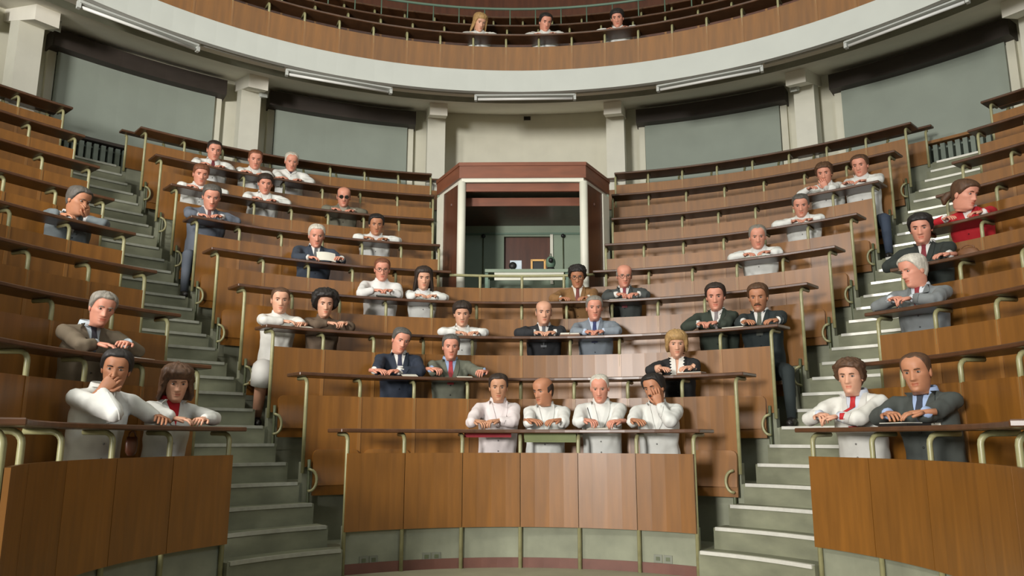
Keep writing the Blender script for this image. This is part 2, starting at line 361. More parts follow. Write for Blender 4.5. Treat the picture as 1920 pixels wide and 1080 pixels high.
for g in (1, 2, 3):
    R = 6.05 + .59 * (g - 1); n2 = int(round(210 * math.pi / 180 * R / .475))
    BENCH[20 + g, 0] = [bench(g, TH0 - 105, TH0 + 105, R, ZG[g], '%s bench row of the upper gallery' % ['', 'Front', 'Middle', 'Rear'][g], n2, pan_h=.40 if g == 1 else .589, panel_mat='wood_panel' if g == 1 else 'wood_dark')]
    b = MB(); b.arc(R + .03, R + .65, TH0 - 108, TH0 + 108, ZG[g] - (.76, .95, 1.2)[g - 1], ZG[g] - .74, 'concrete', 70); struct(link('gallery_tier', b.mesh('gallery_tier')), 'concrete tier of the upper gallery, %s row' % ['', 'front', 'middle', 'rear'][g])
b = MB(); b.tube([pol(6.95, t, 7.70) for t in np.linspace(TH0 - 60, TH0 + 60, 50)], .02, 'rail_green'); gr = link('gallery_rail', b.mesh('gallery_rail'))
tag(gr, 'thin green rail above the middle gallery bench row', 'rail')
for t in np.linspace(-58, 58, 36):
    b = MB(); b.tube([pol(6.95, TH0 + t, 6.9), pol(6.95, TH0 + t, 7.70)], .01, 'rail_green', 6); link('rail_post', b.mesh('rail_post'), gr)

# sockets on the pit wall
for (x, y, nm) in ((690, 1050, 'nearest the dull-edged stairs'), (808, 1043, 'second from the dull-edged stairs'), (1243, 1048, 'nearest the shiny-edged stairs')):
    P = on_ring(x, y, RR[1] + .058); th = th_of(P); M3 = np.array([pol(1, th + 90), -pol(1, th), [0, 0, 1.]])
    so = empty('wall_socket', P); tag(so, 'grey twin socket plate low on the pit wall, ' + nm, 'socket', 'sockets on the pit wall')
    for d in (-.04, .04):
        b = MB(); b.box(P + M3[0] * d, M3, (.034, .008, .03), 'socket'); pl = link('plate', b.mesh('plate'), so)
        b = MB(); b.box(P + M3[0] * d + M3[1] * .008, M3, (.016, .003, .014), 'bracket_metal'); hl = link('outlet', b.mesh('outlet')); hl.parent = pl

# ------------------------------------------------------------------ projection booth
TB = 1.15
A = [pol(5.22, TB - 8.5), pol(5.22, TB + 8.5)]; Bk = [pol(5.92, TB - 11.0), pol(5.92, TB + 11.0)]
fz, rx = -pol(1, TB), pol(1, TB + 90)
bo = empty('projection_booth', pol(5.3, TB, 2.55)); tag(bo, 'wooden projection booth with white corner columns amid the benches', 'booth')
ZT, ZL = 4.46, 4.27; I3 = np.array([rx, fz, [0, 0, 1.]])
def prism(poly, z0, z1, m):
    b = MB(); b.loft([[np.array([p[0], p[1], z0]) for p in poly], [np.array([p[0], p[1], z1]) for p in poly]], m, smooth=False); return b
Rk = [Bk[0] - fz * 1.5, Bk[1] - fz * 1.5]
def grow(P, d, o): return P + fz * d + rx * o
poly = [Bk[0] - rx * .04, A[0] + fz * .05 - rx * .03, A[1] + fz * .05 + rx * .03, Bk[1] + rx * .04, Rk[1], Rk[0]]
link('roof_fascia', prism(poly, ZL, ZT, 'wood_red').mesh('roof_fascia'), bo)
poly2 = [Bk[0] - rx * .05, A[0] + fz * .06 - rx * .035, A[1] + fz * .06 + rx * .035, Bk[1] + rx * .05, Rk[1], Rk[0]]
link('cornice', prism(poly2, ZT - .03, ZT + .015, 'wood_red').mesh('cornice'), bo)
poly3 = [Bk[0], A[0] + fz * .035, A[1] + fz * .035, Bk[1], Rk[1], Rk[0]]
link('soffit_strip', prism(poly3, ZL - .05, ZL + .01, 'white_paint').mesh('soffit_strip'), bo)
ZB = 2.5
for s_, P in ((-1, A[0]), (1, A[1])):
    b = MB(); b.tube([P + [0, 0, ZB], P + [0, 0, ZL - .04]], .052, 'white_paint', 16); link('corner_column', b.mesh('corner_column'), bo)
    Q = Bk[0] if s_ < 0 else Bk[1]; d = (Q - P) / np.linalg.norm(Q - P); nn = np.array([-d[1], d[0], 0]); M3 = np.array([d, nn, [0, 0, 1.]])
    L = np.linalg.norm(Q - P)
    b = MB(); b.box(P + d * (L * .44) + [0, 0, (ZB + ZL - .05) / 2], M3, (L * .36, .02, (ZL - .05 - ZB) / 2), 'wood_dark'); link('side_panel', b.mesh('side_panel'), bo)
    b = MB(); b.box(P + d * (L * .44) + nn * (.026 * s_) + [0, 0, 3.95], M3, (L * .34, .008, .02), 'wood_red'); link('panel_moulding', b.mesh('panel_moulding'), bo)
    b = MB(); b.box(Q - d * .10 + [0, 0, (ZB + ZL - .05) / 2], M3, (.10, .035, (ZL - .05 - ZB) / 2), 'white_paint'); link('jamb', b.mesh('jamb'), bo)
    b = MB(); b.box(Q - fz * .75 + [0, 0, (ZB + ZL) / 2], I3, (.03, .75, (ZL - ZB) / 2), 'green_paint'); link('side_wall', b.mesh('side_wall'), bo)
cA = (A[0] + A[1]) / 2; wA = np.linalg.norm(A[1] - A[0]) / 2
for dz, dd, hh in ((4.16, .02, .052), (4.03, .22, .055)):
    b = MB(); b.box(cA - fz * dd + [0, 0, dz], I3, (wA - .03, .02, hh), 'wood_red'); link('lintel', b.mesh('lintel'), bo)
b = MB(); b.box(cA - fz * .72 + [0, 0, 4.0], I3, (wA + .16, .5, .015), 'wood_dark'); link('ceiling_panel', b.mesh('ceiling_panel'), bo)
BW = 1.22   # back wall with opening
for (x0, x1, z0, z1) in ((-1.05, -.27, 2.5, 4.2), (.38, 1.05, 2.5, 4.2), (-.27, .38, 3.83, 4.2), (-.27, .38, 2.5, 3.22)):
    b = MB(); b.box(cA - fz * BW + rx * ((x0 + x1) / 2) + [0, 0, (z0 + z1) / 2], I3, ((x1 - x0) / 2, .03, (z1 - z0) / 2), 'green_paint'); link('back_wall', b.mesh('back_wall'), bo)
b = MB(); b.box(cA - fz * (BW + .06) + rx * .07 + [0, 0, 3.5], I3, (.5, .02, .5), 'wood_dark'); link('inner_board', b.mesh('inner_board'), bo)
b = MB(); b.box(cA - fz * (BW - .04) + [0, 0, 3.865], I3, (.95, .012, .014), 'rail_green'); link('wall_rail', b.mesh('wall_rail'), bo)
for x in (.40, ):
    b = MB(); b.box(cA - fz * (BW - .04) + rx * x + [0, 0, 3.5], I3, (.02, .012, .36), 'white_paint'); link('opening_frame', b.mesh('opening_frame'), bo)
for x in (-.56, .56):
    b = MB(); b.tube([cA - fz * (BW - .05) + rx * x + [0, 0, 3.15], cA - fz * (BW - .05) + rx * x + [0, 0, 3.82]], .007, 'bracket_metal', 6); b.ball(cA - fz * (BW - .06) + rx * x + [0, 0, 3.83], np.eye(3), .03, 'black'); link('pull_cord', b.mesh('pull_cord'), bo)
b = MB(); b.box(cA - fz * .9 + [0, 0, 2.52], I3, (1.0, .8, .04), 'concrete'); link('booth_floor', b.mesh('booth_floor'), bo)
# counter with things on it
ct = empty('booth_counter', cA - fz * .45 + [0, 0, 2.56]); tag(ct, 'pale counter table inside the projection booth', 'table')
b = MB(); b.box(cA - fz * .45 + rx * .06 + [0, 0, 3.12], I3, (.54, .26, .02), 'green_paint'); link('tabletop', b.mesh('tabletop'), ct)
b = MB(); b.box(cA - fz * .22 + rx * .08 + [0, 0, 3.05], I3, (.44, .012, .05), 'white_paint'); link('apron', b.mesh('apron'), ct)
for x in (-.46, .56):
    for y in (.25, .66):
        b = MB(); b.box(cA - fz * y + rx * x + [0, 0, 2.83], I3, (.02, .02, .28), 'rail_green'); link('leg', b.mesh('leg'), ct)
b = MB(); b.box(cA - fz * .5 + rx * .06 + [0, 0, 2.72], I3, (.42, .015, .17), 'black'); link('modesty_board', b.mesh('modesty_board'), ct)
zt = 3.14
def small_box(name, label, cat, x, y, z, h, m, front=None):
    o = empty(name, cA - fz * y + rx * x + [0, 0, z]); tag(o, label, cat)
    b = MB(); b.box(cA - fz * y + rx * x + [0, 0, z + h[2]], I3, h, m); link('body', b.mesh('body'), o)
    if front: 
        b = MB(); b.box(cA - fz * (y - h[1]) + rx * x + [0, 0, z + h[2]], I3, (h[0] * .8, .006, h[2] * .8), front); link('face', b.mesh('face'), o)
    return o
o = small_box('clock', 'small pale clock box on the booth counter', 'clock', -.09, .40, zt, (.075, .04, .075), 'screen')
b = MB(); b.tube([cA - fz * .35 + rx * -.13 + [0, 0, zt + .08], cA - fz * .37 + rx * -.13 + [0, 0, zt + .08]], .05, 'black', 14); link('dial', b.mesh('dial'), o)
o = empty('picture_frame', cA - fz * .42 + rx * .20 + [0, 0, zt]); tag(o, 'small gold framed picture standing on the booth counter', 'frame')
for (dx, dz, hx, hz) in ((-.085, .09, .012, .085), (.085, .09, .012, .085), (0, .012, .09, .012), (0, .165, .09, .012)):
    b = MB(); b.box(cA - fz * .42 + rx * (.20 + dx) + [0, 0, zt + dz], I3, (hx, .012, hz), 'gold'); link('frame_bar', b.mesh('frame_bar'), o)
b = MB(); b.box(cA - fz * .43 + rx * .20 + [0, 0, zt + .09], I3, (.075, .005, .075), 'black'); link('picture', b.mesh('picture'), o)
o = empty('projector', cA - fz * .36 + rx * .36 + [0, 0, zt]); tag(o, 'dark green projector standing on the booth counter', 'projector')
b = MB(); b.ball(cA - fz * .36 + rx * .36 + [0, 0, zt + .12], I3, np.array([.065, .07, .085]), 'rail_green', 12, 8); link('body', b.mesh('body'), o)
b = MB(); b.tube([cA - fz * .36 + rx * .36 + [0, 0, zt - .002], cA - fz * .36 + rx * .36 + [0, 0, zt + .05]], .05, 'black', 12); link('base', b.mesh('base'), o)
b = MB(); b.tube([cA - fz * .30 + rx * .36 + [0, 0, zt + .13], cA - fz * .24 + rx * .36 + [0, 0, zt + .13]], .03, 'black', 12); link('lens', b.mesh('lens'), o)
b = MB(); b.tube([cA - fz * .36 + rx * .36 + [0, 0, zt + .19], cA - fz * .36 + rx * .36 + [0, 0, zt + .24]], [.02, .012], 'socket', 8); link('cap', b.mesh('cap'), o)
# ------------------------------------------------------------------ people
nrm = lambda v: np.asarray(v, float) / (np.linalg.norm(v) + 1e-12)
UP = np.array([0, 0, 1.0])
PHI_U = np.linspace(-math.pi, math.pi, 45)[:-1]
PHI = PHI_U - 0.42 * np.sin(PHI_U)                      # denser at the face (phi = 0 is the front)
HT = np.array([  # z, half width, front, back
    (-.135, .048, .034, .056), (-.121, .048, .056, .060), (-.114, .048, .078, .064), (-.104, .052, .088, .068), (-.090, .056, .090, .072),
    (-.072, .061, .089, .074), (-.052, .065, .088, .078), (-.032, .068, .088, .084), (-.010, .071, .089, .091), (.012, .073, .088, .097),
    (.034, .075, .093, .100), (.056, .076, .094, .100), (.074, .073, .088, .095), (.088, .066, .076, .085), (.099, .055, .060, .071),
    (.107, .041, .043, .053), (.112, .025, .026, .033), (.1145, .006, .006, .008)])
ZS = np.array([-.135, -.126, -.119, -.113, -.107, -.100, -.093, -.086, -.080, -.0745, -.070, -.066, -.062, -.057, -.051, -.045, -.040, -.035, -.030, -.024, -.017, -.010, -.004, .002, .008, .014, .020, .027, .035, .046, .058, .070, .081, .091, .100, .107, .112, .1145])
def smooth_interp(z, col):
    return (np.interp(z - .004, HT[:, 0], HT[:, col]) + 2 * np.interp(z, HT[:, 0], HT[:, col]) + np.interp(z + .004, HT[:, 0], HT[:, col])) / 4
def head_pt(z, ph, nose=1.0, female=False, face=True):
    c, s_ = np.cos(ph), np.sin(ph); p = .90
    w = smooth_interp(z, 1); fr = smooth_interp(z, 2); bk = smooth_interp(z, 3)
    x = w * np.sign(s_) * np.abs(s_) ** p
    y = np.where(c > 0, fr, bk) * np.sign(c) * np.abs(c) ** p
    jaw = np.clip((-.02 - z) / .09, 0, 1) * (.36 if female else .24)
    x = x * (1 - jaw * np.clip(c * 1.4, 0, 1))
    if face:
        m = np.clip(c * 2.5, 0, 1); g = lambda t, q: np.exp(-(t / q) ** 2)
        nz = np.clip((.020 - z) / .055, 0, 1)
        prof = np.where(z > -.036, nz ** 1.1 * .024 + .004 * (z < .024), .028 * g(z + .036, .010))
        y = y + m * nose * prof * g(x, .0075 + .0065 * nz) * (z < .034)
        y = y + m * nose * .008 * g(z + .036, .008) * (g(x - .012, .006) + g(x + .012, .006))
        y = y - m * .0095 * g(z - .006, .0105) * (g(x - .031, .0155) + g(x + .031, .0155))
        y = y + m * .0045 * g(z - .027, .008) * g(np.abs(x) - .026, .020)
        y = y + m * .0045 * g(z + .060, .0055) * g(x, .020) + m * .0045 * g(z + .073, .005) * g(x, .017)
        y = y - m * .004 * g(z + .0665, .0025) * g(x, .022) - m * .0035 * g(z + .084, .006) * g(x, .02)
        y = y + m * .004 * g(z + .102, .010) * g(x, .018)
        x = x + np.sign(x) * m * .002 * g(z + .012, .016) * (np.abs(x) > .03)
    return x, y
def rot_axes(r, f, yaw, pitch, roll):
    u = UP.copy()
    Rz = lambda v, k, a: v * math.cos(a) + np.cross(k, v) * math.sin(a) + k * (k @ v) * (1 - math.cos(a))
    f, r = Rz(f, u, yaw), Rz(r, u, yaw)
    f, u = Rz(f, r, pitch), Rz(u, r, pitch)
    r, u = Rz(r, f, roll), Rz(u, f, roll)
    return r, f, u
def hair_line(ph, style):
    a = abs(math.degrees(ph))
    if style in ('long', 'bob', 'shag', 'blond_long'):
        lo = {'long': -.19, 'bob': -.075, 'shag': -.125, 'blond_long': -.15}[style]
        fr = {'long': .066, 'bob': .046, 'shag': .040, 'blond_long': .058}[style]
        return float(np.interp(a, [0, 38, 58, 74, 92, 180], [fr, fr - .004, .024, lo * .45, lo, lo]))
    if style == 'afro': return float(np.interp(a, [0, 40, 62, 80, 100, 140, 180], [.072, .064, .034, -.025, -.045, -.07, -.08]))
    if style == 'curly': return float(np.interp(a, [0, 40, 62, 80, 100, 140, 180], [.070, .062, .034, -.015, -.035, -.07, -.085]))
    if style == 'fringe': return float(np.interp(a, [0, 35, 55, 75, 92, 110, 180], [.064, .058, .036, .0, -.012, -.05, -.075]))
    if style == 'receding': return float(np.interp(a, [0, 25, 45, 62, 80, 95, 115, 180], [.092, .098, .082, .045, -.005, -.02, -.05, -.07]))
    return float(np.interp(a, [0, 30, 48, 62, 78, 92, 112, 180], [.080, .081, .068, .044, .0, -.022, -.055, -.075]))
def hair_mesh(mb, H, ax, sc, style, m, thick, female, seed):
    ph = np.linspace(-math.pi, math.pi, 65)[:-1]; cen = np.array([0, -.006, .022]); nv = 13; rings = []
    if style == 'bald':         # a horseshoe of hair round the back and the sides
        nv = 9; ph = np.linspace(rad(74), rad(286), 30)
        for j in range(nv + 1):
            t = j / nv; ring = []
            for p in ph:
                pa = math.degrees(abs((p + math.pi) % (2 * math.pi) - math.pi)); zt = np.interp(pa, [74, 100, 180], [.030, .052, .058]); zb = np.interp(pa, [74, 95, 115, 180], [-.012, -.02, -.055, -.075])
                z = zb + (zt - zb) * t; x, y = head_pt(np.array(z), np.array(p), face=False); q = np.array([float(x), float(y), z])
                d = nrm(q - cen); tk = thick * math.sin(math.pi * min(1, max(0, t * .96 + .02))) ** .6 * min(1, (pa - 70) / 14)
                q = q + d * (tk + .002 * noise.noise(Vector(q * 60) + Vector((seed, 0, 0)))); ring.append(H + sc * (ax.T @ q))
            rings.append(ring)
        mb.loft(rings, m, closed=False, cap=False); return
    lown = style in ('long', 'bob', 'shag', 'blond_long')
    for j in range(nv + 2):
        ring = []
        for p in ph:
            t = min(j, nv) / nv; zh = hair_line(p, style); th = t ** .8
            z = .1140 + (zh - .1140) * (1 - math.cos(th * math.pi / 2) if zh > 0 else (1 - math.cos(th * math.pi / 2)) * .65 + .35 * th)
            x, y = head_pt(np.array(max(z, -.05)), np.array(p), face=False, female=female); q = np.array([float(x), float(y), z])
            if lown and z < 0:
                fl = 1 + (.25 if style != 'bob' else .04) * min(1, -z / .1); wd = math.hypot(q[0], q[1]); base = .078 * fl
                if wd < base: q[:2] *= base / wd
            d = nrm(q - cen); d[2] *= .8 if z > 0 else .2
            fa = abs(math.degrees(p)); edge = min(1.0, (1 - t) * (5 if not lown or fa > 60 else 2.2) + (.55 if (lown and fa > 66) or style in ('afro', 'curly') else .15))
            fr = 1.0
            if style == 'receding': fr = np.interp(abs(math.degrees(p)), [0, 60, 90], [.45, .6, 1])
            tk = thick * edge * fr; na = {'afro': .28, 'curly': .42, 'shag': .3}.get(style, .10)
            tk *= 1 + na * (noise.noise(Vector(q * (55 if na < .25 else 62)) + Vector((seed, 0, 0))) * 1.5)
            if style not in ('afro', 'curly'): tk *= 1 + .38 * noise.noise(Vector((math.sin(p) * 9, math.cos(p) * 9, z * 9 + seed)))
            if j == nv + 1: tk = -.004 if not lown else tk * .2
            q = q + d * tk
            ring.append(H + sc * (ax.T @ q))
        rings.append(ring)
    mb.loft(rings, m, cap=True)
def hand(mb, wr, d, up, thumb, curl, m, sc=1.0):
    d = nrm(d); up = nrm(up - d * (up @ d)); lat = np.cross(d, up) * thumb         # lat points to the thumb side
    n = 10; ang = np.arange(n) * 2 * math.pi / n; rings = []
    for (t, w_, h_) in ((-.05, .024, .020), (0, .025, .019), (.03, .034, .017), (.06, .040, .015), (.085, .040, .012), (.094, .034, .007)):
        rings.append(wr + sc * (d * t + np.cos(ang)[:, None] * lat * w_ + np.sin(ang)[:, None] * up * h_))
    mb.loft(rings, m)
    for (o, L, a) in ((.029, .070, .06), (.0095, .079, .0), (-.010, .073, -.05), (-.029, .058, -.12)):
        p = wr + sc * (d * .082 + lat * o); dd = nrm(d + lat * a); pts = [p]; bend = 0
        for sl, bd in ((.44, .5), (.31, .85), (.25, .6)):
            bend += bd * curl; q = dd * math.cos(bend) - up * math.sin(bend); pts.append(pts[-1] + q * L * sl * sc)
        mb.tube(pts, [.0092 * sc, .0088 * sc, .0078 * sc, .006 * sc], m, 6)
    p = wr + sc * (d * .026 + lat * .026); q1 = nrm(d * .75 + lat * .75 - up * .15); q2 = nrm(d + lat * .25 - up * .3)
    mb.tube([p, p + q1 * .034 * sc, p + q1 * .034 * sc + q2 * .026 * sc, p + q1 * .034 * sc + q2 * .048 * sc], [.012 * sc, .0105 * sc, .0095 * sc, .007 * sc], m, 6)
def hs_far(E_, W): return np.linalg.norm((W - E_)) > .36
def ik(S, W, l1, l2, hint, zmin, lat=None, Rb=0, lim=.1):
    v = W - S; D = np.linalg.norm(v); n = v / D
    if D > (l1 + l2) * .985: D = (l1 + l2) * .985; W = S + n * D
    a = (l1 * l1 - l2 * l2 + D * D) / (2 * D); h = math.sqrt(max(1e-6, l1 * l1 - a * a)); c = S + n * a
    e1 = nrm(np.cross(n, UP if abs(n[2]) < .95 else np.array([1., 0, 0]))); e2 = np.cross(n, e1); best = None
    for t in np.linspace(0, 2 * math.pi, 72):
        E_ = c + h * (math.cos(t) * e1 + math.sin(t) * e2); sc = (E_ - c) @ hint / h - 40 * max(0, (zmin if math.hypot(E_[0], E_[1]) < Rb + .25 else zmin - .05) - E_[2]) - (9 * max(0, (E_ - S) @ lat - lim) if lat is not None else 0)
        if best is None or sc > best[0]: best = (sc, E_)
    return best[1], W
PENDING = []
SKIN = {'fair': (208, 156, 128), 'pink': (206, 142, 118), 'tan': (178, 122, 90), 'olive': (188, 138, 106)}
HAIRC = {'black': (30, 25, 22), 'dark': (46, 34, 26), 'brown': (82, 56, 36), 'redbrown': (110, 66, 42), 'grey': (128, 122, 112), 'white': (192, 186, 172), 'blond': (166, 132, 84), 'saltpepper': (84, 80, 74)}
def floor_of(row): return ZF[row] if row < 20 else ZG[row - 20] - .735
def build_person(x, y, row, label, top='coat', col=(212, 212, 206), shirt=None, tie=None, hair='short', hc='dark', ht=.012, skin='fair', female=False, hands='clasp', hyaw=0, hpitch=8, hroll=0,
           off=.30, byaw=0, sc=1.0, glasses=None, must=False, beard=False, trousers=(46, 48, 52), legs=None, vdeep=.22, extra=None, hand_r=.07, bare_legs=False, curl=.55, room=(9, 9), lift=0.0, hip_off=.42):
    R = RR[row] if row < 20 else 6.05 + .59 * (row - 21); zd = ZD[row] if row < 20 else ZG[row - 20]; zf = floor_of(row)
    H = on_ring(x, y, R + off); th = th_of(H)
    inn = -pol(1, th); tocam = nrm((CAM - H) * [1, 1, 0]); f0 = nrm(inn * .55 + tocam * .45)
    bf = f0 * math.cos(rad(byaw)) + np.cross(UP, f0) * math.sin(rad(byaw)); br = np.cross(UP, bf)       # br: towards picture right
    sc *= 1.0 if row < 3 else 1.06 if row < 5 else 1.12
    el = math.degrees(math.atan2(H[2] - CAM[2], np.linalg.norm((H - CAM)[:2]))); hpitch = hpitch * .7 + el * .9
    hr, hf, hu = rot_axes(np.cross(UP, tocam), tocam, rad(hyaw), rad(hpitch), rad(hroll)); HA = np.array([hr, hf, hu])
    ts = .90 if female else 1.0
    Nk = H - UP * (.116 if row < 5 else .100) * sc - hf * .026 * math.cos(rad(hpitch)) - bf * .030
    sh = .55 if row < 20 else .40; hipR = R + hip_off; hip = pol(hipR, th, zf + sh)
    nr_ = math.hypot(Nk[0], Nk[1]); Nk = Nk + pol(max(0, R + .375 - nr_), th_of(Nk))      # the chest stays behind the desk edge
    hip = hip + br * (((Nk - hip) @ br) * .6)
    up_t = nrm(Nk - hip); L = np.linalg.norm(Nk - hip); tr = nrm(br - up_t * (br @ up_t)); tf = np.cross(tr, up_t); tf = tf if tf @ bf > 0 else -tf
    skn = cmat('skin', SKIN[skin], .55, .05, (25, 25, 25)); lip = cmat('lip', tuple(int(v * q) for v, q in zip(SKIN[skin], (.90, .74, .70))), .5)
    hcm = cmat('hair', HAIRC[hc], .6, .3, (60, 60, 25)); trm = cmat('cloth', trousers); clm = cmat('cloth', col, .85, .05, (14, 14, 14))
    base = pol(R + hip_off, th, zf)
    mb = MB()
    # --- one skin from pelvis over neck to crown
    rings = []; c, s_ = np.cos(PHI), np.sin(PHI)
    for (t, w_, d_) in ((-.06, .12, .09), (.15, .13, .09), (.45, .125, .085), (.75, .14, .08), (.90, .10, .068), (.97, .072, .060), (1.0, .060, .058)):
        ce = hip + up_t * L * t; rings.append(ce + ts * (s_[:, None] * tr * w_ + c[:, None] * tf * d_))
    ns = .86 if female else 1.0
    hring = []
    for z in ZS:
        hx, hy = head_pt(np.full_like(PHI, z), PHI, nose=.85 if female else 1.0, female=female)
        if z < -.117: hx, hy = hx * ns, hy * ns
        hring.append(H + sc * (hx[:, None] * hr + hy[:, None] * hf + z * hu))
    a_, b_ = rings[-1], hring[0]; rings.append(a_ * .5 + b_ * .5); rings += hring
    o0 = len(mb.f); mb.loft(rings, skn); li = mb.mi(lip); n = len(PHI); k0 = len(rings) - len(ZS)
    for i, z in enumerate(ZS[:-1]):
        if -.0745 <= z <= -.059:
            for j in range(n):
                if abs(PHI[j]) < .26 * (1 - .0): mb.m[o0 + (k0 + i) * n + j] = li
    ew, ed = cmat('eyewhite', (150, 138, 128), .4), cmat('eyedark', (34, 26, 22), .3)
    for s in (-1, 1):
        mb.ball(H + sc * (HA.T @ np.array([s * .031, .0745, .006])), HA, np.array([.0125, .009, .0065]) * sc, ew, 10, 6)
        mb.ball(H + sc * (HA.T @ np.array([s * .031, .0805, .0055])), HA, np.array([.0062, .0045, .0060]) * sc, ed, 8, 5)
        br_z = .0255; pts = [H + sc * (HA.T @ np.array([s * q, .0945 - (q - .03) ** 2 * 9 - (.006 if q > .04 else 0), br_z - abs(q - .034) * .22])) for q in (.014, .024, .034, .046)]
        mb.tube(pts, [.0028, .0042, .0038, .002], hcm if hc not in ('white', 'blond') else cmat('hair', (150, 130, 108), .6), 6)
        if hair not in ('long', 'bob', 'shag', 'afro'):
            e = H + sc * (HA.T @ np.array([s * .075, -.006, -.006])); mb.ball(e, HA, np.array([.009, .018, .031]) * sc, skn, 10, 7)
    # --- legs
    kn_all = []
    for i, s in enumerate((-1, 1)):
        lat = s * .10; klat = s * .12; kf = .27; foot = 0.0
        if legs and legs[i]: klat, kf, foot = legs[i]
        hp = pol(R + hip_off, th, zf + sh - .02) + br * (lat + ((hip - base) @ br)); kn = pol(R + .42, th, zf + sh - .05) + bf * kf + br * klat; an = kn * [1, 1, 0] + np.array([0, 0, zf + .083]) - bf * (.13 - foot) + br * s * .01
        mid = (hp + kn) / 2; legm = trm
        mb.tube([hp, mid, kn - (kn - hp) * .08, kn, kn + (an - kn) * .12, (kn + an) / 2, an], [.088, .080, .066, .062, .058, .052, .040], skn if bare_legs else legm, 10)
        if bare_legs: mb.tube([hp + UP * .01, mid + UP * .01, kn - (kn - hp) * .06, kn + (an - kn) * .06, kn + (an - kn) * .3], [.108, .105, .098, .10, .095], legm, 12)
        shm = cmat('shoe', (28, 24, 22), .4); mb.tube([an - bf * .05 - UP * .03, an + bf * .03 - UP * .03, an + bf * .09 - UP * .045, an + bf * .14 - UP * .05], [.038, .042, .036, .024], shm, 8)
    # --- arms and hands
    wj = (.168 if not female else .145) * sc; wjs = [max(.10, min(wj, q / 2 - .056)) for q in room]; S = [Nk + up_t * -.066 + tr * s * wjs[(s + 1) // 2] + tf * .012 for s in (-1, 1)]
    Hd = []
    if hands == 'clasp': hands = [(x - 13, None), (x + 13, None)]
    arms = []
    for i, s in enumerate((-1, 1)):
        hs = hands[i]; cu = curl
        if isinstance(hs, dict):            # hand raised to the face
            T = H + sc * (HA.T @ np.array(hs['at'])); dr_ = nrm(HA.T @ np.array(hs.get('dir', (-s * .45, .1, 1)))); un = nrm(HA.T @ np.array(hs.get('up', (s * .5, 1, .1))))
            Wp = T - dr_ * .085; hint = nrm(-UP + bf * .5 + br * s * .35); cu = hs.get('curl', .9); zmin = zd + .055
        elif hs is None: arms.append(None); continue
        else:
            px, py = hs[:2]; rr_ = hs[2] if len(hs) > 2 else hand_r; T = on_ring(px, py if py else y, R + rr_); z0 = zd + .030 + lift
            T[2] = max(z0, T[2]) if py else z0
            ap = nrm((T - S[i]) * [1, 1, 0]); dr_ = nrm(ap * .55 + inn * .25 - br * s * .65 + UP * -.05); un = UP * .9 + br * s * .25 - bf * .1
            Wp = T - dr_ * .075 + UP * .006; hint = nrm(br * s * .42 - UP * .5 - bf * .55); zmin = zd + .048
        hm_ = MB(); hand(hm_, Wp, dr_, un, -s, cu, skn, .94 if female else 1.03)      # the hand lies on the desk, not in it
        hz = [v[2] for v in hm_.v if math.hypot(v[0], v[1]) < R + .25]
        if hz: Wp = Wp + UP * max(0, zd + lift + .001 - min(hz))
        lat_e = (.03 if isinstance(hs, dict) else .095 if row < 5 else .085) * ts   # elbow resting on the desk, a little outside the shoulder
        lat_e = min(lat_e, room[i] / 2 - .066 - wjs[i]); E_ = S[i] + br * s * lat_e; er = R + (.12 if isinstance(hs, dict) else .15); E_ = pol(er, th_of(E_), zd + .056)
        if hs_far(E_, Wp): E_ = E_ + (Wp - E_) * .25
        arms.append((S[i], E_, Wp))
        hand(mb, Wp, dr_, un, -s, cu, skn, .94 if female else 1.03)
        mb.tube([S[i], S[i] * .5 + E_ * .5, E_, E_ * .5 + Wp * .5, Wp], [.032, .030, .024, .028, .023], skn, 8)
    me = mb.mesh('person_body', base); body = bpy.data.objects.new('person', me); COL.objects.link(body); body.location = base
    body['base'] = [0.0, 0.0, 0.0]; tag(body, label, 'person', 'seated audience'); body.matrix_world = Matrix.Translation(Vector(base))
    def child(name, m_, lab=None):
        o = bpy.data.objects.new(name, m_.mesh(name, base)); COL.objects.link(o); o.parent = body
        if lab: o['label'] = lab
        return o
    # --- jacket source shells, fused by voxel remesh below
    jm = MB(); fat = 1.0; rings = []; a36 = np.arange(28) * 2 * math.pi / 28
    prof = [(-.16, .168, .128), (0, .176, .132), (.18, .170, .128), (.38, .165, .122), (.58, .174, .124), (.72, .176, .118), (.83, .152, .102), (.91, .108, .084), (.975, .074, .070), (1.02, .066, .064)]
    if female: prof = [(-.16, .16, .125), (0, .162, .125), (.18, .150, .115), (.38, .140, .108), (.58, .152, .128), (.70, .154, .122), (.83, .130, .095), (.91, .092, .076), (.975, .066, .062), (1.02, .056, .056)]
    for (t, w_, d_) in prof:
        ce = hip + up_t * L * t + tf * (.012 if .5 < t < .8 else 0); rings.append(ce + sc * (np.cos(a36)[:, None] * tr * w_ + np.sin(a36)[:, None] * tf * d_))
    jm.loft(rings, clm)
    for i, s in enumerate((-1, 1)):
        jm.tube([Nk - up_t * .035 + tr * s * .03, S[i] * .5 + Nk * .5 - up_t * .03, S[i] + tr * s * .004], [.052, .054, .050], clm, 12)
        if arms[i] is None: continue
        s0, e0, w0 = arms[i]; k = .9 if female else 1.0
        jm.tube([s0 - (e0 - s0) * .08, s0, s0 * .5 + e0 * .5, e0, e0 + (e0 - s0) * .07], [.044 * k, .057 * k, .056 * k, .052 * k, .035 * k], clm, 12)
        jm.tube([e0 - (w0 - e0) * .08, e0, e0 * .5 + w0 * .5, e0 * .1 + w0 * .9, w0], [.04 * k, .053 * k, .048 * k, .041 * k, .040 * k], clm, 12)
    for i, s in enumerate((-1, 1)):      # skirt of the coat over the lap
        if top in ('coat', 'suit'):
            q = hip + br * s * .09; jm.tube([q - UP * .02, q + bf * .12 - UP * .03, q + bf * .2 - UP * .05], [.10, .098, .07], clm, 12)
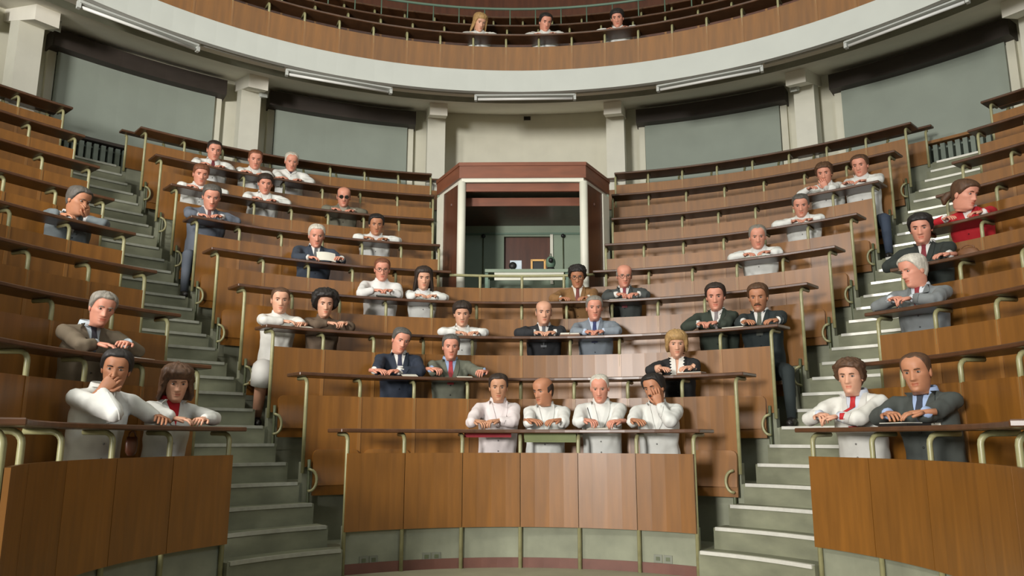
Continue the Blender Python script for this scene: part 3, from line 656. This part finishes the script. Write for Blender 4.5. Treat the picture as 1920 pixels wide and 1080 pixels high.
    tmp = bpy.data.objects.new('tmp_jacket', jm.mesh('tmp_jacket')); COL.objects.link(tmp)
    md = tmp.modifiers.new('r', 'REMESH'); md.mode = 'VOXEL'; md.voxel_size = .0135 if row < 4 else .0155
    ms = tmp.modifiers.new('s', 'SMOOTH'); ms.factor = .5; ms.iterations = 4
    # --- hair, beard, glasses
    if hair:
        hm = MB(); hair_mesh(hm, H, HA, sc, hair, hcm, ht, female, row * 7.3 + x * .01); child('hair', hm)
        if hair == 'pony':
            pass
    if extra == 'ponytail':
        hm = MB(); q = [H + sc * (HA.T @ np.array(v)) for v in ((0, -.10, .02), (-.02, -.135, -.01), (-.035, -.15, -.05), (-.04, -.14, -.09))]; hm.tube(q, [.02, .035, .034, .012], hcm, 10); child('ponytail', hm)
    if must or beard:
        hm = MB(); pts = [H + sc * (HA.T @ np.array(v)) for v in ((-.030, .088, -.062), (-.016, .097, -.052), (0, .100, -.050), (.016, .097, -.052), (.030, .088, -.062))]; hm.tube(pts, [.003, .0075, .007, .0075, .003], hcm, 8)
        if beard: hm.ball(H + sc * (HA.T @ np.array([0, .086, -.098])), HA, np.array([.028, .014, .022]) * sc, hcm, 12, 8)
        child('moustache' if not beard else 'beard', hm)
    if glasses:
        gm = MB(); gmat = cmat('glasses', (40, 32, 28) if glasses == 'dark' else (90, 78, 62), .3); ln = cmat('lens', (30, 26, 24), .15) if glasses == 'dark' else None
        for s in (-1, 1):
            ring = [H + sc * (HA.T @ np.array([s * .032 + .023 * math.cos(t), .100, .004 + .018 * math.sin(t)])) for t in np.linspace(0, 2 * math.pi, 15)]
            gm.tube(ring, .0022, gmat, 5)
            if ln: gm.add(ring[:-1], [tuple(range(14))], ln)
            gm.tube([H + sc * (HA.T @ np.array(v)) for v in ((s * .055, .099, .008), (s * .073, .07, .008), (s * .079, -.01, .004))], .002, gmat, 5)
        gm.tube([H + sc * (HA.T @ np.array(v)) for v in ((-.009, .100, .006), (0, .103, .009), (.009, .100, .006))], .002, gmat, 5); child('glasses', gm)
    PENDING.append(dict(tmp=tmp, body=body, base=base, clm=clm, top=top, Nk=Nk, hip=hip, up=up_t, tr=tr, tf=tf, L=L, col=col, shirt=shirt, tie=tie, vdeep=vdeep, female=female, child=child, hu=hu, row=row, arms=arms, extra=extra, seed=x * .13 + y))
    # lowered seat under the sitter, hung on the panel behind
    blk = 0 if abs(th - TH0) < 48 else (-1 if th < 0 else 1); cand = BENCH.get((row + 1, blk)) if row < 20 else BENCH.get((row + 1, 0))
    root = min(cand, key=lambda q: max(0, q['th'][0] - th, th - q['th'][1])); Rn = RR[row + 1] if row < 20 else R + .59
    fold = [q for q in FOLDED if q[0] == row and abs(q[1] - th) * rad(1) * Rn < .42]
    so_ = min(fold, key=lambda q: abs(q[1] - th))[2] if fold else None
    for q in fold:                              # an end seat that is sat on is folded down; its neighbour makes room
        if q[2] is so_: FOLDED.remove(q)
        else:
            t2 = q[1] + math.copysign(math.degrees(max(0, .425 - abs(q[1] - th) * rad(1) * Rn) / Rn), q[1] - th); q[1] = t2; q[2].location = pol(Rn - .05, t2, q[2].location[2]); q[2].rotation_euler = (0, 0, -rad(t2))
    ts_ = min(max(th, root['th'][0] + math.degrees(.215 / Rn)), root['th'][1] - math.degrees(.215 / Rn))
    if so_: so_.data = seat_mesh('down'); so_.location = pol(Rn - .055, ts_, zf + sh - .170); so_.rotation_euler = (0, 0, -rad(ts_))
    else: link('seat', seat_mesh('down'), root, loc=pol(Rn - .055, ts_, zf + sh - .170), rz=-rad(ts_))
    return body
def finish_people():
    dg = bpy.context.evaluated_depsgraph_get()
    for p in PENDING:
        me = bpy.data.meshes.new_from_object(p['tmp'].evaluated_get(dg)); n = len(me.vertices)
        co = np.empty(n * 3); me.vertices.foreach_get('co', co); co = co.reshape(-1, 3); no = np.empty(n * 3); me.vertices.foreach_get('normal', no); no = no.reshape(-1, 3)
        dsp = np.array([noise.noise(Vector((v[0] * 13 + p['seed'], v[1] * 13, v[2] * 8))) + .5 * noise.noise(Vector((v[0] * 24, v[1] * 24 + p['seed'], v[2] * 16))) for v in co])
        co = co + no * (dsp * .0095)[:, None]
        polys = [tuple(q.vertices) for q in me.polygons]; bvh = BVHTree.FromPolygons([Vector(v) for v in co], polys)
        me.vertices.foreach_set('co', (co - p['base']).reshape(-1)); me.materials.clear(); me.materials.append(MATS[p['clm']])
        me.polygons.foreach_set('use_smooth', [True] * len(me.polygons)); me.update()
        nm = {'coat': 'white_coat', 'suit': 'jacket', 'sweater': 'sweater'}[p['top']]
        me.name = nm; o = bpy.data.objects.new(nm, me); COL.objects.link(o); o.parent = p['body']
        up, tr, tf, L, hip, Nk = p['up'], p['tr'], p['tf'], p['L'], p['hip'], p['Nk']; ch = p['child']; fem = p['female']; k = .88 if fem else 1
        def srf(u, t, lift):
            q = hip + up * L * t + tr * u; h = bvh.ray_cast(Vector(q + tf * .6), Vector(-tf), 1.0)
            return (np.array(h[0]) if h[0] else q + tf * .1) + tf * lift
        def strip(name, rows, m, lift, closed=False):
            mb = MB(); g = [[srf(u, t, lift) for u in np.linspace(a, b_, 5)] for (t, a, b_) in rows]; mb.loft(g, m, closed=False, cap=False)
            g2 = [[q - tf * .012 for q in r] for r in g]; e = [r[0] for r in g]; mb.loft([[q for q in e], [r[0] for r in g2]], m, closed=False, cap=False); mb.loft([[r[-1] for r in g2], [r[-1] for r in g]], m, closed=False, cap=False)
            mb.loft([g2[-1], g[-1]], m, closed=False, cap=False); return ch(name, mb)
        t1 = 1.0; t0 = 1.0 - p['vdeep'] / L; W = .058 * k
        ts_ = np.linspace(t0, t1, 8)
        if p['top'] in ('coat', 'suit') and p['shirt']:
            sm = cmat('cloth', p['shirt'], .85, .04); strip('shirt_front', [(t, -W * (t - t0) / (t1 - t0) - .004, W * (t - t0) / (t1 - t0) + .004) for t in ts_], sm, .004)
        if p['tie']:
            tm = cmat('tie', p['tie'], .6, .2, (40, 40, 40)); rows = [(t, -wd, wd) for t, wd in zip(np.linspace(max(t0 - .04, .3), .985, 7), (.030, .031, .028, .024, .019, .016, .021))]; strip('tie', rows, tm, .009)
        if p['top'] in ('coat', 'suit'):
            c2 = tuple(int(v * (.93 if p['top'] == 'suit' else .97)) for v in p['col']); lm = cmat('cloth', c2, .85, .05)
            for s in (-1, 1):
                rows = []
                for t in ts_:
                    a = s * (W * (t - t0) / (t1 - t0) + .002); q = (t - t0) / (t1 - t0); wd = .012 + .034 * math.sin(math.pi * min(1, q * .8 + .12)) * (1.0 if p['top'] == 'suit' else .9); b_ = a + s * wd
                    rows.append((t, min(a, b_), max(a, b_)))
                strip('lapel', rows, lm, .010)
            bm_ = cmat('button', tuple(int(v * .6) for v in p['col']), .4)
            for d in (.03, .12, .21): mb = MB(); mb.ball(srf(.0, t0 - d / L, .002), np.eye(3), .007, bm_, 8, 5); ch('button', mb)
        cm_ = cmat('cloth', p['shirt'] or p['col'], .85, .04) if p['top'] != 'sweater' else p['clm']
        mb = MB(); a = np.linspace(rad(22), rad(338), 24) if p['top'] != 'sweater' else np.linspace(0, 2 * math.pi, 25); cax = nrm(up * .7 + UP * .3); rg = []
        for (h, r0, r1) in ((-.012, .070, .068), (.018, .067, .064), (.030, .064, .062), (.024, .070, .068), (-.010, .078, .076)):
            rg.append([Nk + cax * h * (1 + .0) + k * (tr * math.sin(q) * r0 + tf * math.cos(q) * r1) + cax * (.010 * -math.cos(q)) for q in a])
        mb.loft(rg, cm_, closed=False, cap=False); ch('collar', mb)
        if p['extra'] == 'badge':
            q = srf(.085, .62, .008); mb = MB(); mb.box(q, np.array([tr, tf, up]), (.038, .002, .026), 'paper'); mb.tube([q + up * .02, q + up * .05], .004, 'socket', 6); ch('name_badge', mb)
        if p['extra'] == 'pocket':
            mb = MB(); mb.box(srf(.085, .68, .003), np.array([tr, tf, up]), (.035, .004, .002), cmat('cloth', (150, 150, 150))); mb.tube([srf(.08, .68, .008), srf(.08, .68, .008) + up * .03], .004, 'black', 6); ch('breast_pocket', mb)
        if p['extra'] == 'frill':
            mb = MB(); fm = cmat('cloth', (214, 210, 200), .85, .04)
            for s in (-1, 1):
                rows = []
                for j, t in enumerate(np.linspace(t0 + .04, 1.0, 14)):
                    wd = .035 + .016 * (j % 2); q = (t - t0) / (1 - t0); a = s * W * .35 * q; rows.append([srf(a + s * wd * v, t, .014 + .012 * (v * (j % 2))) for v in (0, .4, .8, 1.1)])
                mb.loft(rows, fm, closed=False, cap=False)
            ch('frilled_collar', mb)
        # cuffs
        if p['top'] == 'suit' and p['shirt']:
            sm = cmat('cloth', p['shirt'], .85, .04)
            for a in p['arms']:
                if a: d = nrm(a[2] - a[1]); mb = MB(); mb.tube([a[2] - d * .03, a[2] + d * .014], [.038, .034], sm, 12); ch('shirt_cuff', mb)
    for p in PENDING:
        m_ = p['tmp'].data; bpy.data.objects.remove(p['tmp']); bpy.data.meshes.remove(m_)
WH = (214, 214, 208)
SPECS = []
def person(*a, **k): SPECS.append((a, k))
def build_all():
    pos = []
    for a, k in SPECS:
        R = RR[a[2]] if a[2] < 20 else 6.05 + .59 * (a[2] - 21); pos.append((a[2], R + .3, th_of(on_ring(a[0], a[1], R + k.get('off', .30)))))
    for (a, k), (row, R, th) in zip(SPECS, pos):
        d = [(t - th) * rad(1) * R for r, _, t in pos if r == row and t != th]
        build_person(*a, room=(min([-q for q in d if q < 0] + [9]), min([q for q in d if q > 0] + [9])), **k)
SUIT = dict(top='suit', shirt=(206, 204, 198))
# first tier
person(934, 726, 1, 'man in pinkish white coat, dark combed hair, beside the bald man', col=(214, 204, 202), hair='short', hc='dark', hands=[(902, 792), (921, 791)], hyaw=0, hpitch=10, skin='olive', curl=.9)
person(1018, 733, 1, 'bald man in white coat turning his head sideways', hair='bald', hc='dark', hands=[(1003, 790), (1036, 790)], hyaw=-38, hpitch=12, skin='tan')
person(1124, 727, 1, 'white haired man in white coat writing with eyes lowered', hair='receding', hc='white', ht=.006, hands=[(1108, 790), (1150, 800)], hyaw=-6, hpitch=22, skin='pink', extra='pocket', curl=.95)
person(1226, 728, 1, 'dark bearded man in white coat resting cheek on hand', hair='short', hc='black', ht=.02, beard=True, hands=[(1196, 790), {'at': (.045, .078, -.060), 'dir': (-.05, .05, 1), 'up': (.6, .8, 0), 'curl': .15}], hyaw=-28, hpitch=10, hroll=8, skin='tan')
person(217, 692, 1, 'dark haired man in white coat covering his mouth with hand', hair='short', hc='black', ht=.018, hands=[{'at': (-.005, .112, -.062), 'dir': (.55, .1, .8), 'up': (-.2, 1, .1), 'curl': 1.0}, (300, 790)], hyaw=-4, hpitch=8, hroll=-6, skin='tan', off=.26)
person(331, 718, 1, 'woman with shaggy brown hair, red shirt under white coat', female=True, hair='shag', hc='brown', ht=.034, shirt=(176, 22, 34), vdeep=.17, hands=[(345, 790), (374, 790)], hyaw=8, hpitch=14)
person(1594, 706, 1, 'curly haired young man in white jacket and red tie', top='suit', col=(210, 208, 200), shirt=(190, 196, 206), tie=(176, 36, 40), hair='curly', hc='brown', ht=.026, hands=[(1542, 780), (1553, 784)], hyaw=-14, hpitch=4, curl=.9)
person(1718, 698, 1, 'balding man in grey suit with white name badge', top='suit', col=(66, 70, 66), shirt=(150, 168, 200), tie=(38, 44, 58), hair='receding', hc='brown', ht=.008, hands=[(1672, 790), (1712, 788)], hyaw=-16, hpitch=6, hroll=4, skin='tan', extra='badge', sc=1.04, lift=.026)
# second tier
person(751, 638, 2, 'man in navy suit and dark tie looking down', col=(34, 42, 56), tie=(42, 44, 66), hair='short', hc='saltpepper', hands=[(712, 699), (735, 699)], hyaw=16, hpitch=16, hroll=-10, skin='pink', **SUIT)
person(845, 650, 2, 'man in grey green suit with red tie', top='suit', col=(98, 100, 86), shirt=(140, 160, 190), tie=(150, 40, 48), hair='short', hc='saltpepper', hands=[(818, 693), (902, 700)], hyaw=2, hpitch=8, skin='pink', curl=1)
person(1268, 645, 2, 'blonde woman in black jacket with white frilled blouse', female=True, top='suit', col=(32, 32, 32), shirt=(208, 160, 132), hair='bob', hc='blond', ht=.028, vdeep=.20, hands=[(1245, 697), (1285, 694)], hyaw=2, hpitch=8, extra='frill', lift=.024)
person(191, 578, 2, 'grey haired man in brown suit leaning on the desk', top='suit', col=(104, 92, 74), shirt=(186, 198, 206), tie=(48, 46, 54), hair='short', hc='grey', ht=.014, hands=[(200, 648), (232, 644)], hyaw=14, hpitch=14, hroll=-6, skin='pink', off=.25)
# third tier
person(525, 563, 3, 'woman with pulled-back hair in white sweater at row end', female=True, top='sweater', col=(206, 204, 196), hair='short', hc='brown', ht=.007, hands=[(545, 604), (562, 607)], hyaw=4, hpitch=4, trousers=(206, 204, 198), bare_legs=True, legs=[(-.135, .24, 0), None], off=.34)
person(609, 570, 3, 'person with black afro hair in brown sweater, hands clasped', female=True, top='sweater', col=(92, 76, 60), hair='afro', hc='black', ht=.050, hands=[(628, 607), (640, 606)], hyaw=6, hpitch=8, curl=.9)
person(866, 588, 3, 'woman with short dark hair in white coat, hands folded', female=True, hair='fringe', hc='dark', ht=.022, shirt=(206, 200, 190), vdeep=.14, hands=[(866, 628), (886, 628)], hyaw=0, hpitch=14)
person(1019, 586, 3, 'bald man in black suit with grey tie', col=(36, 37, 40), tie=(90, 92, 96), hair='bald', hc='saltpepper', ht=.006, hands=[(1012, 630), (1030, 629)], hyaw=4, hpitch=4, skin='fair', **SUIT)
person(1114, 577, 3, 'grey haired man in light blue grey suit and blue tie', top='suit', col=(122, 130, 138), shirt=(176, 188, 206), tie=(40, 50, 96), hair='short', hc='grey', ht=.010, hands=[(1108, 627), (1120, 626)], hyaw=4, hpitch=6, skin='pink')
person(1341, 556, 3, 'man in dark green suit with hands clasped on desk', col=(48, 56, 46), tie=(120, 112, 112), hair='short', hc='dark', ht=.016, hands=[(1318, 607), (1332, 606)], hyaw=-4, hpitch=8, skin='pink', curl=.8, sc=1.05, **SUIT)
person(1421, 557, 3, 'moustached man in dark suit, one leg in the aisle', col=(36, 44, 44), tie=(74, 78, 66), hair='short', hc='brown', ht=.016, must=True, hands=[(1402, 603), (1446, 606)], hyaw=-8, hpitch=10, skin='tan', trousers=(34, 42, 42), legs=[None, (.24, .33, .145)], sc=1.03, **SUIT)
person(1712, 507, 3, 'white haired man in light grey suit looking sideways', top='suit', col=(118, 122, 122), shirt=(196, 202, 208), tie=(122, 24, 34), hair='short', hc='white', ht=.014, hands=[(1680, 560), (1692, 562)], hyaw=-48, hpitch=8, skin='pink', curl=.9, sc=1.05, lift=.017)
# fourth tier
person(716, 505, 4, 'man with glasses in thick white pullover', top='sweater', col=(210, 208, 204), hair='short', hc='redbrown', ht=.008, glasses='thin', hands=[(712, 545), (724, 545)], hyaw=2, hpitch=10, skin='pink', off=.32)
person(794, 521, 4, 'young woman with long dark hair in white blouse', female=True, hair='long', hc='dark', ht=.021, shirt=(206, 206, 204), vdeep=.12, hands=[(790, 554), (808, 555)], hyaw=4, hpitch=10)
person(1082, 518, 4, 'dark curly haired man in tan jacket looking down', top='suit', col=(132, 96, 56), shirt=(204, 198, 186), tie=(110, 52, 46), hair='curly', hc='black', ht=.022, glasses='thin', hands=[(1058, 560), (1094, 562)], hyaw=-2, hpitch=18, skin='tan')
person(1170, 517, 4, 'grey balding man with glasses in charcoal suit', col=(66, 70, 68), tie=(124, 48, 58), hair='bald', hc='grey', ht=.012, glasses='thin', hands=[(1166, 552), (1186, 552)], hyaw=6, hpitch=10, skin='pink', curl=.9, **SUIT)
person(1726, 428, 4, 'dark haired man in dark suit and maroon tie', col=(42, 48, 44), tie=(112, 30, 40), hair='curly', hc='black', ht=.016, hands=[(1712, 492), (1765, 482)], hyaw=-6, hpitch=6, skin='pink', off=.28, sc=1.06, lift=.012, hip_off=.40, legs=[(-.03, .27, 0), None], **SUIT)
# fifth tier
person(593, 442, 5, 'white haired man in navy suit reading a sheet', col=(50, 58, 70), tie=(84, 84, 86), hair='short', hc='white', ht=.012, hands=[(588, 484, .03), (634, 484, .03)], hyaw=4, hpitch=12, skin='pink', **SUIT)
person(1420, 444, 5, 'pink-faced grey haired man in white coat over open notebook', hair='receding', hc='grey', ht=.012, hands=[(1404, 478), (1432, 478)], hyaw=2, hpitch=10, skin='pink', shirt=(200, 200, 196), vdeep=.12, lift=.014)
person(1808, 365, 5, 'woman in red jacket with ponytail turning away', female=True, top='suit', col=(178, 26, 36), shirt=(212, 206, 200), hair='fringe', hc='brown', ht=.012, extra='ponytail', hands=[(1780, 408), (1826, 400)], hyaw=50, hpitch=6, vdeep=.14, skin='pink', off=.26, sc=1.06)
person(146, 376, 5, 'grey haired man in grey suit, hand raised to his face', top='suit', col=(98, 106, 108), shirt=(190, 190, 188), hair='short', hc='saltpepper', ht=.014, hands=[(126, 412), {'at': (.02, .11, -.05), 'dir': (-.35, .1, .9), 'up': (.3, 1, .1), 'curl': .7}], hyaw=40, hpitch=10, skin='tan', off=.26)
# sixth tier
person(396, 369, 6, 'grey haired man in blue grey suit hunched at row end', top='suit', col=(92, 98, 108), shirt=(196, 190, 186), tie=(110, 70, 70), hair='short', hc='saltpepper', ht=.010, hands=[(382, 404), (406, 405)], hyaw=6, hpitch=20, skin='pink', trousers=(88, 94, 104), legs=[(-.20, .32, .13), None], off=.26, sc=1.08, hip_off=.437)
person(705, 421, 6, 'dark haired man in white coat near the booth', hair='short', hc='black', ht=.016, shirt=(200, 190, 186), vdeep=.13, hands='clasp', hyaw=4, hpitch=10, skin='tan')
person(1501, 385, 6, 'man with greying hair in white coat, sixth tier, behind the notebook reader', hair='short', hc='saltpepper', ht=.012, hands=[(1494, 414), (1512, 414)], hyaw=-2, hpitch=14, skin='pink')
# seventh tier
person(376, 327, 7, 'light brown haired youth in white coat at row end', hair='fringe', hc='redbrown', ht=.010, hands='clasp', hyaw=8, hpitch=6, skin='pink', legs=[(-.12, .27, 0), None], trousers=(196, 196, 192))
person(497, 344, 7, 'dark haired young man in white coat, arms folded on desk', hair='fringe', hc='dark', ht=.010, hands='clasp', hyaw=4, hpitch=12, skin='pink')
person(644, 369, 7, 'bald man with sunglasses in grey jacket', top='suit', col=(108, 104, 88), shirt=(150, 140, 124), hair='bald', hc='saltpepper', ht=.006, glasses='dark', hands='clasp', hyaw=2, hpitch=8, skin='pink')
person(1545, 325, 7, 'curly haired youth in white coat with hand at chin', hair='curly', hc='brown', ht=.018, hands=[(1522, 352), {'at': (-.012, .105, -.09), 'dir': (-.3, .1, .9), 'up': (.2, 1, .1), 'curl': .8}], hyaw=-8, hpitch=8, skin='pink')
person(1612, 311, 7, 'man in white coat and blue jeans at row end', hair='short', hc='brown', ht=.014, shirt=(204, 200, 196), vdeep=.12, hands=[(1590, 342), (1612, 340)], hyaw=-14, hpitch=2, skin='pink', trousers=(52, 62, 78), legs=[None, (.24, .32, .13)], off=.34)
# eighth tier
person(401, 282, 8, 'dark haired man in white coat with maroon tie, eighth tier', hair='short', hc='dark', ht=.008, shirt=(206, 206, 202), tie=(104, 40, 44), vdeep=.16, hands='clasp', hyaw=10, hpitch=8, skin='pink')
person(478, 299, 8, 'man with chestnut hair in white coat, eighth tier', hair='short', hc='redbrown', ht=.009, hands='clasp', hyaw=6, hpitch=8, skin='pink')
person(546, 303, 8, 'white haired balding man in white coat, eighth tier', hair='receding', hc='white', ht=.008, hands='clasp', hyaw=6, hpitch=12, skin='pink', shirt=(70, 60, 66), vdeep=.08)
# gallery
person(899, 42, 21, 'blonde person in white coat leaning on the gallery desk', female=True, hair='blond_long', hc='blond', ht=.020, hands='clasp', hyaw=22, hpitch=10)
person(1022, 42, 21, 'dark haired man in white coat on the gallery', hair='short', hc='black', ht=.014, hands='clasp', hyaw=18, hpitch=8, skin='pink')
person(1157, 34, 21, 'person with black cap-like hair in white coat on gallery', hair='fringe', hc='black', ht=.016, hands='clasp', hyaw=-6, hpitch=6, skin='pink')
build_all()
finish_people()
# ------------------------------------------------------------------ things on the desks
def row_dims(row): return (RR[row], ZD[row])
def desk_thing(name, label, cat, x, row, r, h, m, tilt=0, spin=0, z=0.0, parts=None, group=None):
    # h: half sizes (across, depth, thick); tilt lifts the far... edge towards the sitter
    R, zd = row_dims(row); P = on_ring(x, 600, R + r); th = th_of(P) ; a = rad(th)
    rx_, in_ = pol(1, th + 90), -pol(1, th)
    rx_, in_ = rx_ * math.cos(rad(spin)) + in_ * math.sin(rad(spin)), in_ * math.cos(rad(spin)) - rx_ * math.sin(rad(spin))
    t = rad(tilt); dep = in_ * math.cos(t) - UP * math.sin(t); nr = np.cross(rx_, dep); nr = nr if nr[2] > 0 else -nr
    c = P * [1, 1, 0] + UP * (zd + z + h[1] * math.sin(abs(t)) + h[2] * math.cos(t)); M3 = np.array([rx_, dep, nr])
    b = MB(); b.box(c, M3, h, m)
    if not parts:
        o = link(name, b.mesh(name, c)); o.location = c; tag(o, label, cat, group); return o
    o = empty(name, c - UP * h[2]); tag(o, label, cat, group); link('cover', b.mesh('cover'), o)
    for (pn, off, hh, mm) in parts:
        b = MB(); b.box(c + M3.T @ np.array(off), M3, hh, mm); link(pn, b.mesh(pn), o)
    return o
G = 'papers on the desks'
desk_thing('paper_sheet', 'white sheet before the man in navy suit', 'paper', 770, 2, .04, (.07, .05, .002), 'paper', tilt=14, group=G)
desk_thing('paper_sheet', 'white sheet before the man in grey green suit', 'paper', 872, 2, .06, (.07, .05, .002), 'paper', tilt=10, group=G)
desk_thing('notepad', 'notepad under the blonde woman\'s hands', 'notepad', 1292, 2, .06, (.11, .08, .008), 'leather', tilt=2, parts=[('page', (0, 0, .01), (.105, .075, .003), 'paper')])
desk_thing('paper_sheet', 'cream sheet before the brown-suited man', 'paper', 274, 2, .06, (.06, .05, .003), 'paper', tilt=8, group=G)
desk_thing('paper_sheet', 'white sheet before the woman in white sweater', 'paper', 572, 3, .05, (.06, .06, .002), 'paper', tilt=14, group=G)
desk_thing('open_book', 'open book between the black-suited and light-suited men', 'book', 1068, 3, .030, (.10, .055, .008), 'leather', tilt=10, parts=[('page_block', (-.048, 0, .014), (.045, .05, .007), 'paper'), ('page_block', (.048, 0, .012), (.045, .05, .005), 'paper')])
desk_thing('paper_stack', 'white papers before the green-suited man', 'paper', 1376, 3, .05, (.10, .06, .005), 'paper', tilt=7, group=G)
desk_thing('notebook', 'dark notebook under the white haired man\'s clasped hands', 'notebook', 1672, 3, .08, (.10, .07, .008), 'black', parts=[('page', (0, 0, -.001), (.102, .066, .004), 'paper')])
desk_thing('notebook', 'dark open notebook before the man in white pullover', 'notebook', 722, 4, .03, (.10, .055, .008), 'black', tilt=14, parts=[('page', (0, 0, .009), (.094, .05, .002), 'socket')])
desk_thing('paper_stack', 'white papers before the balding man with glasses', 'paper', 1160, 4, .04, (.09, .05, .004), 'paper', tilt=8, group=G)
desk_thing('paper_stack', 'white papers before the man with maroon tie', 'paper', 1728, 4, .04, (.11, .06, .004), 'paper', tilt=10, group=G)
P = on_ring(1812, 459, RR[4] + .26); th = th_of(P); M3 = np.array([pol(1, th + 90), -pol(1, th), [0, 0, 1.]]); P[2] = ZD[4] + .062; o = empty('handbag', P - UP * .062); tag(o, 'rounded brown leather bag on the desk beside the maroon-tied man', 'bag')
b = MB(); b.loft([[P + M3.T @ np.array([w_ * math.copysign(abs(math.cos(t)) ** .7, math.cos(t)), .045 * w_ / .1 * math.sin(t), z]) for t in np.linspace(0, 2 * math.pi, 17)[:-1]] for (z, w_) in ((-.062, .085), (-.03, .1), (.01, .098), (.04, .08), (.058, .04))], 'leather'); link('pouch', b.mesh('pouch'), o)
b = MB(); b.tube([P + M3.T @ np.array([.06 * math.cos(t), 0, .045 + .035 * math.sin(t)]) for t in np.linspace(0, math.pi, 9)], .006, 'leather', 6); link('strap', b.mesh('strap'), o)
desk_thing('notebook', 'grey notebook before the pink-faced man in white coat', 'notebook', 1422, 5, .035, (.13, .06, .004), 'socket', tilt=2, parts=[('page', (0, 0, .007), (.124, .045, .002), 'paper')])
desk_thing('folder', 'black folder with papers before the badge-wearing man', 'folder', 1676, 1, .06, (.13, .08, .009), 'black', parts=[('page', (-.03, 0, .011), (.10, .07, .003), 'paper')])
desk_thing('paper_sheet', 'sheet under the writing man\'s hand', 'paper', 1118, 1, .07, (.09, .06, .002), 'paper', tilt=6, group=G)
# sheet held by the reader in the fifth tier
P = on_ring(611, 482, RR[5] + .015); th = th_of(P); M3 = np.array([pol(1, th + 90), nrm(UP + pol(.5, th)), -nrm(pol(1, th) - UP * .5)]); b = MB()
g = [[P + M3.T @ np.array([u, v, .018 * math.cos(u * 14)]) for u in np.linspace(-.105, .105, 9)] for v in (-.06, 0, .06)]; b.loft(g, 'paper', closed=False, cap=False); b.loft([[q - M3[2] * .001 for q in r] for r in g][::-1], 'paper', closed=False, cap=False)
tag(link('paper_sheet', b.mesh('paper_sheet')), 'white sheet held up by the white haired man in navy', 'paper', G)
# pen of the writing man
P = on_ring(1106, 780, RR[1] + .05); b = MB(); b.tube([P + [.01, .01, -.03], P + [-.02, .02, .07]], [.003, .004], 'black', 6)
tag(link('pen', b.mesh('pen')), 'dark pen in the hand of the writing man', 'pen')
# things hung below the first desk
for (nm, lab, x0, x1, dz, m) in (('folder', 'thin red folder tucked under the first tier desk', 871, 958, .035, 'red_card'), ('folder', 'green folder tucked under the first tier desk', 982, 1080, .075, 'green_card')):
    if m not in MATS: mat(m, (140, 30, 40) if m == 'red_card' else (120, 128, 84), .7, .08)
    A_, B_ = [th_of(on_ring(q, 820, RR[1] + .1)) for q in (x0, x1)]; b = MB(); b.arc(RR[1] + .085, RR[1] + .15, A_, B_, ZD[1] - .03 - dz, ZD[1] - .029, m, 3)
    tag(link(nm, b.mesh(nm)), lab, 'folder')
P = on_ring(246, 832, RR[1] + .16); P[2] = ZD[1] - .03 - .079; b = MB(); o = empty('handbag', P - UP * .06); tag(o, 'small brown purse hanging under the desk beside the mouth-covering man', 'bag')
th = th_of(P); M3 = np.array([pol(1, th + 90), -pol(1, th), [0, 0, 1.]])
b.loft([[P + M3.T @ np.array([w_ * math.cos(t), .02 * math.sin(t), z]) for t in np.linspace(0, 2 * math.pi, 13)[:-1]] for (z, w_) in ((-.075, .02), (-.05, .045), (0, .05), (.04, .04))], 'wood_dark'); link('pouch', b.mesh('pouch'), o)
b = MB(); b.tube([P + M3.T @ np.array([.03 * math.cos(t), 0, .035 + .04 * math.sin(t)]) for t in np.linspace(0, math.pi, 8)], .005, 'wood_dark', 6); link('strap', b.mesh('strap'), o)
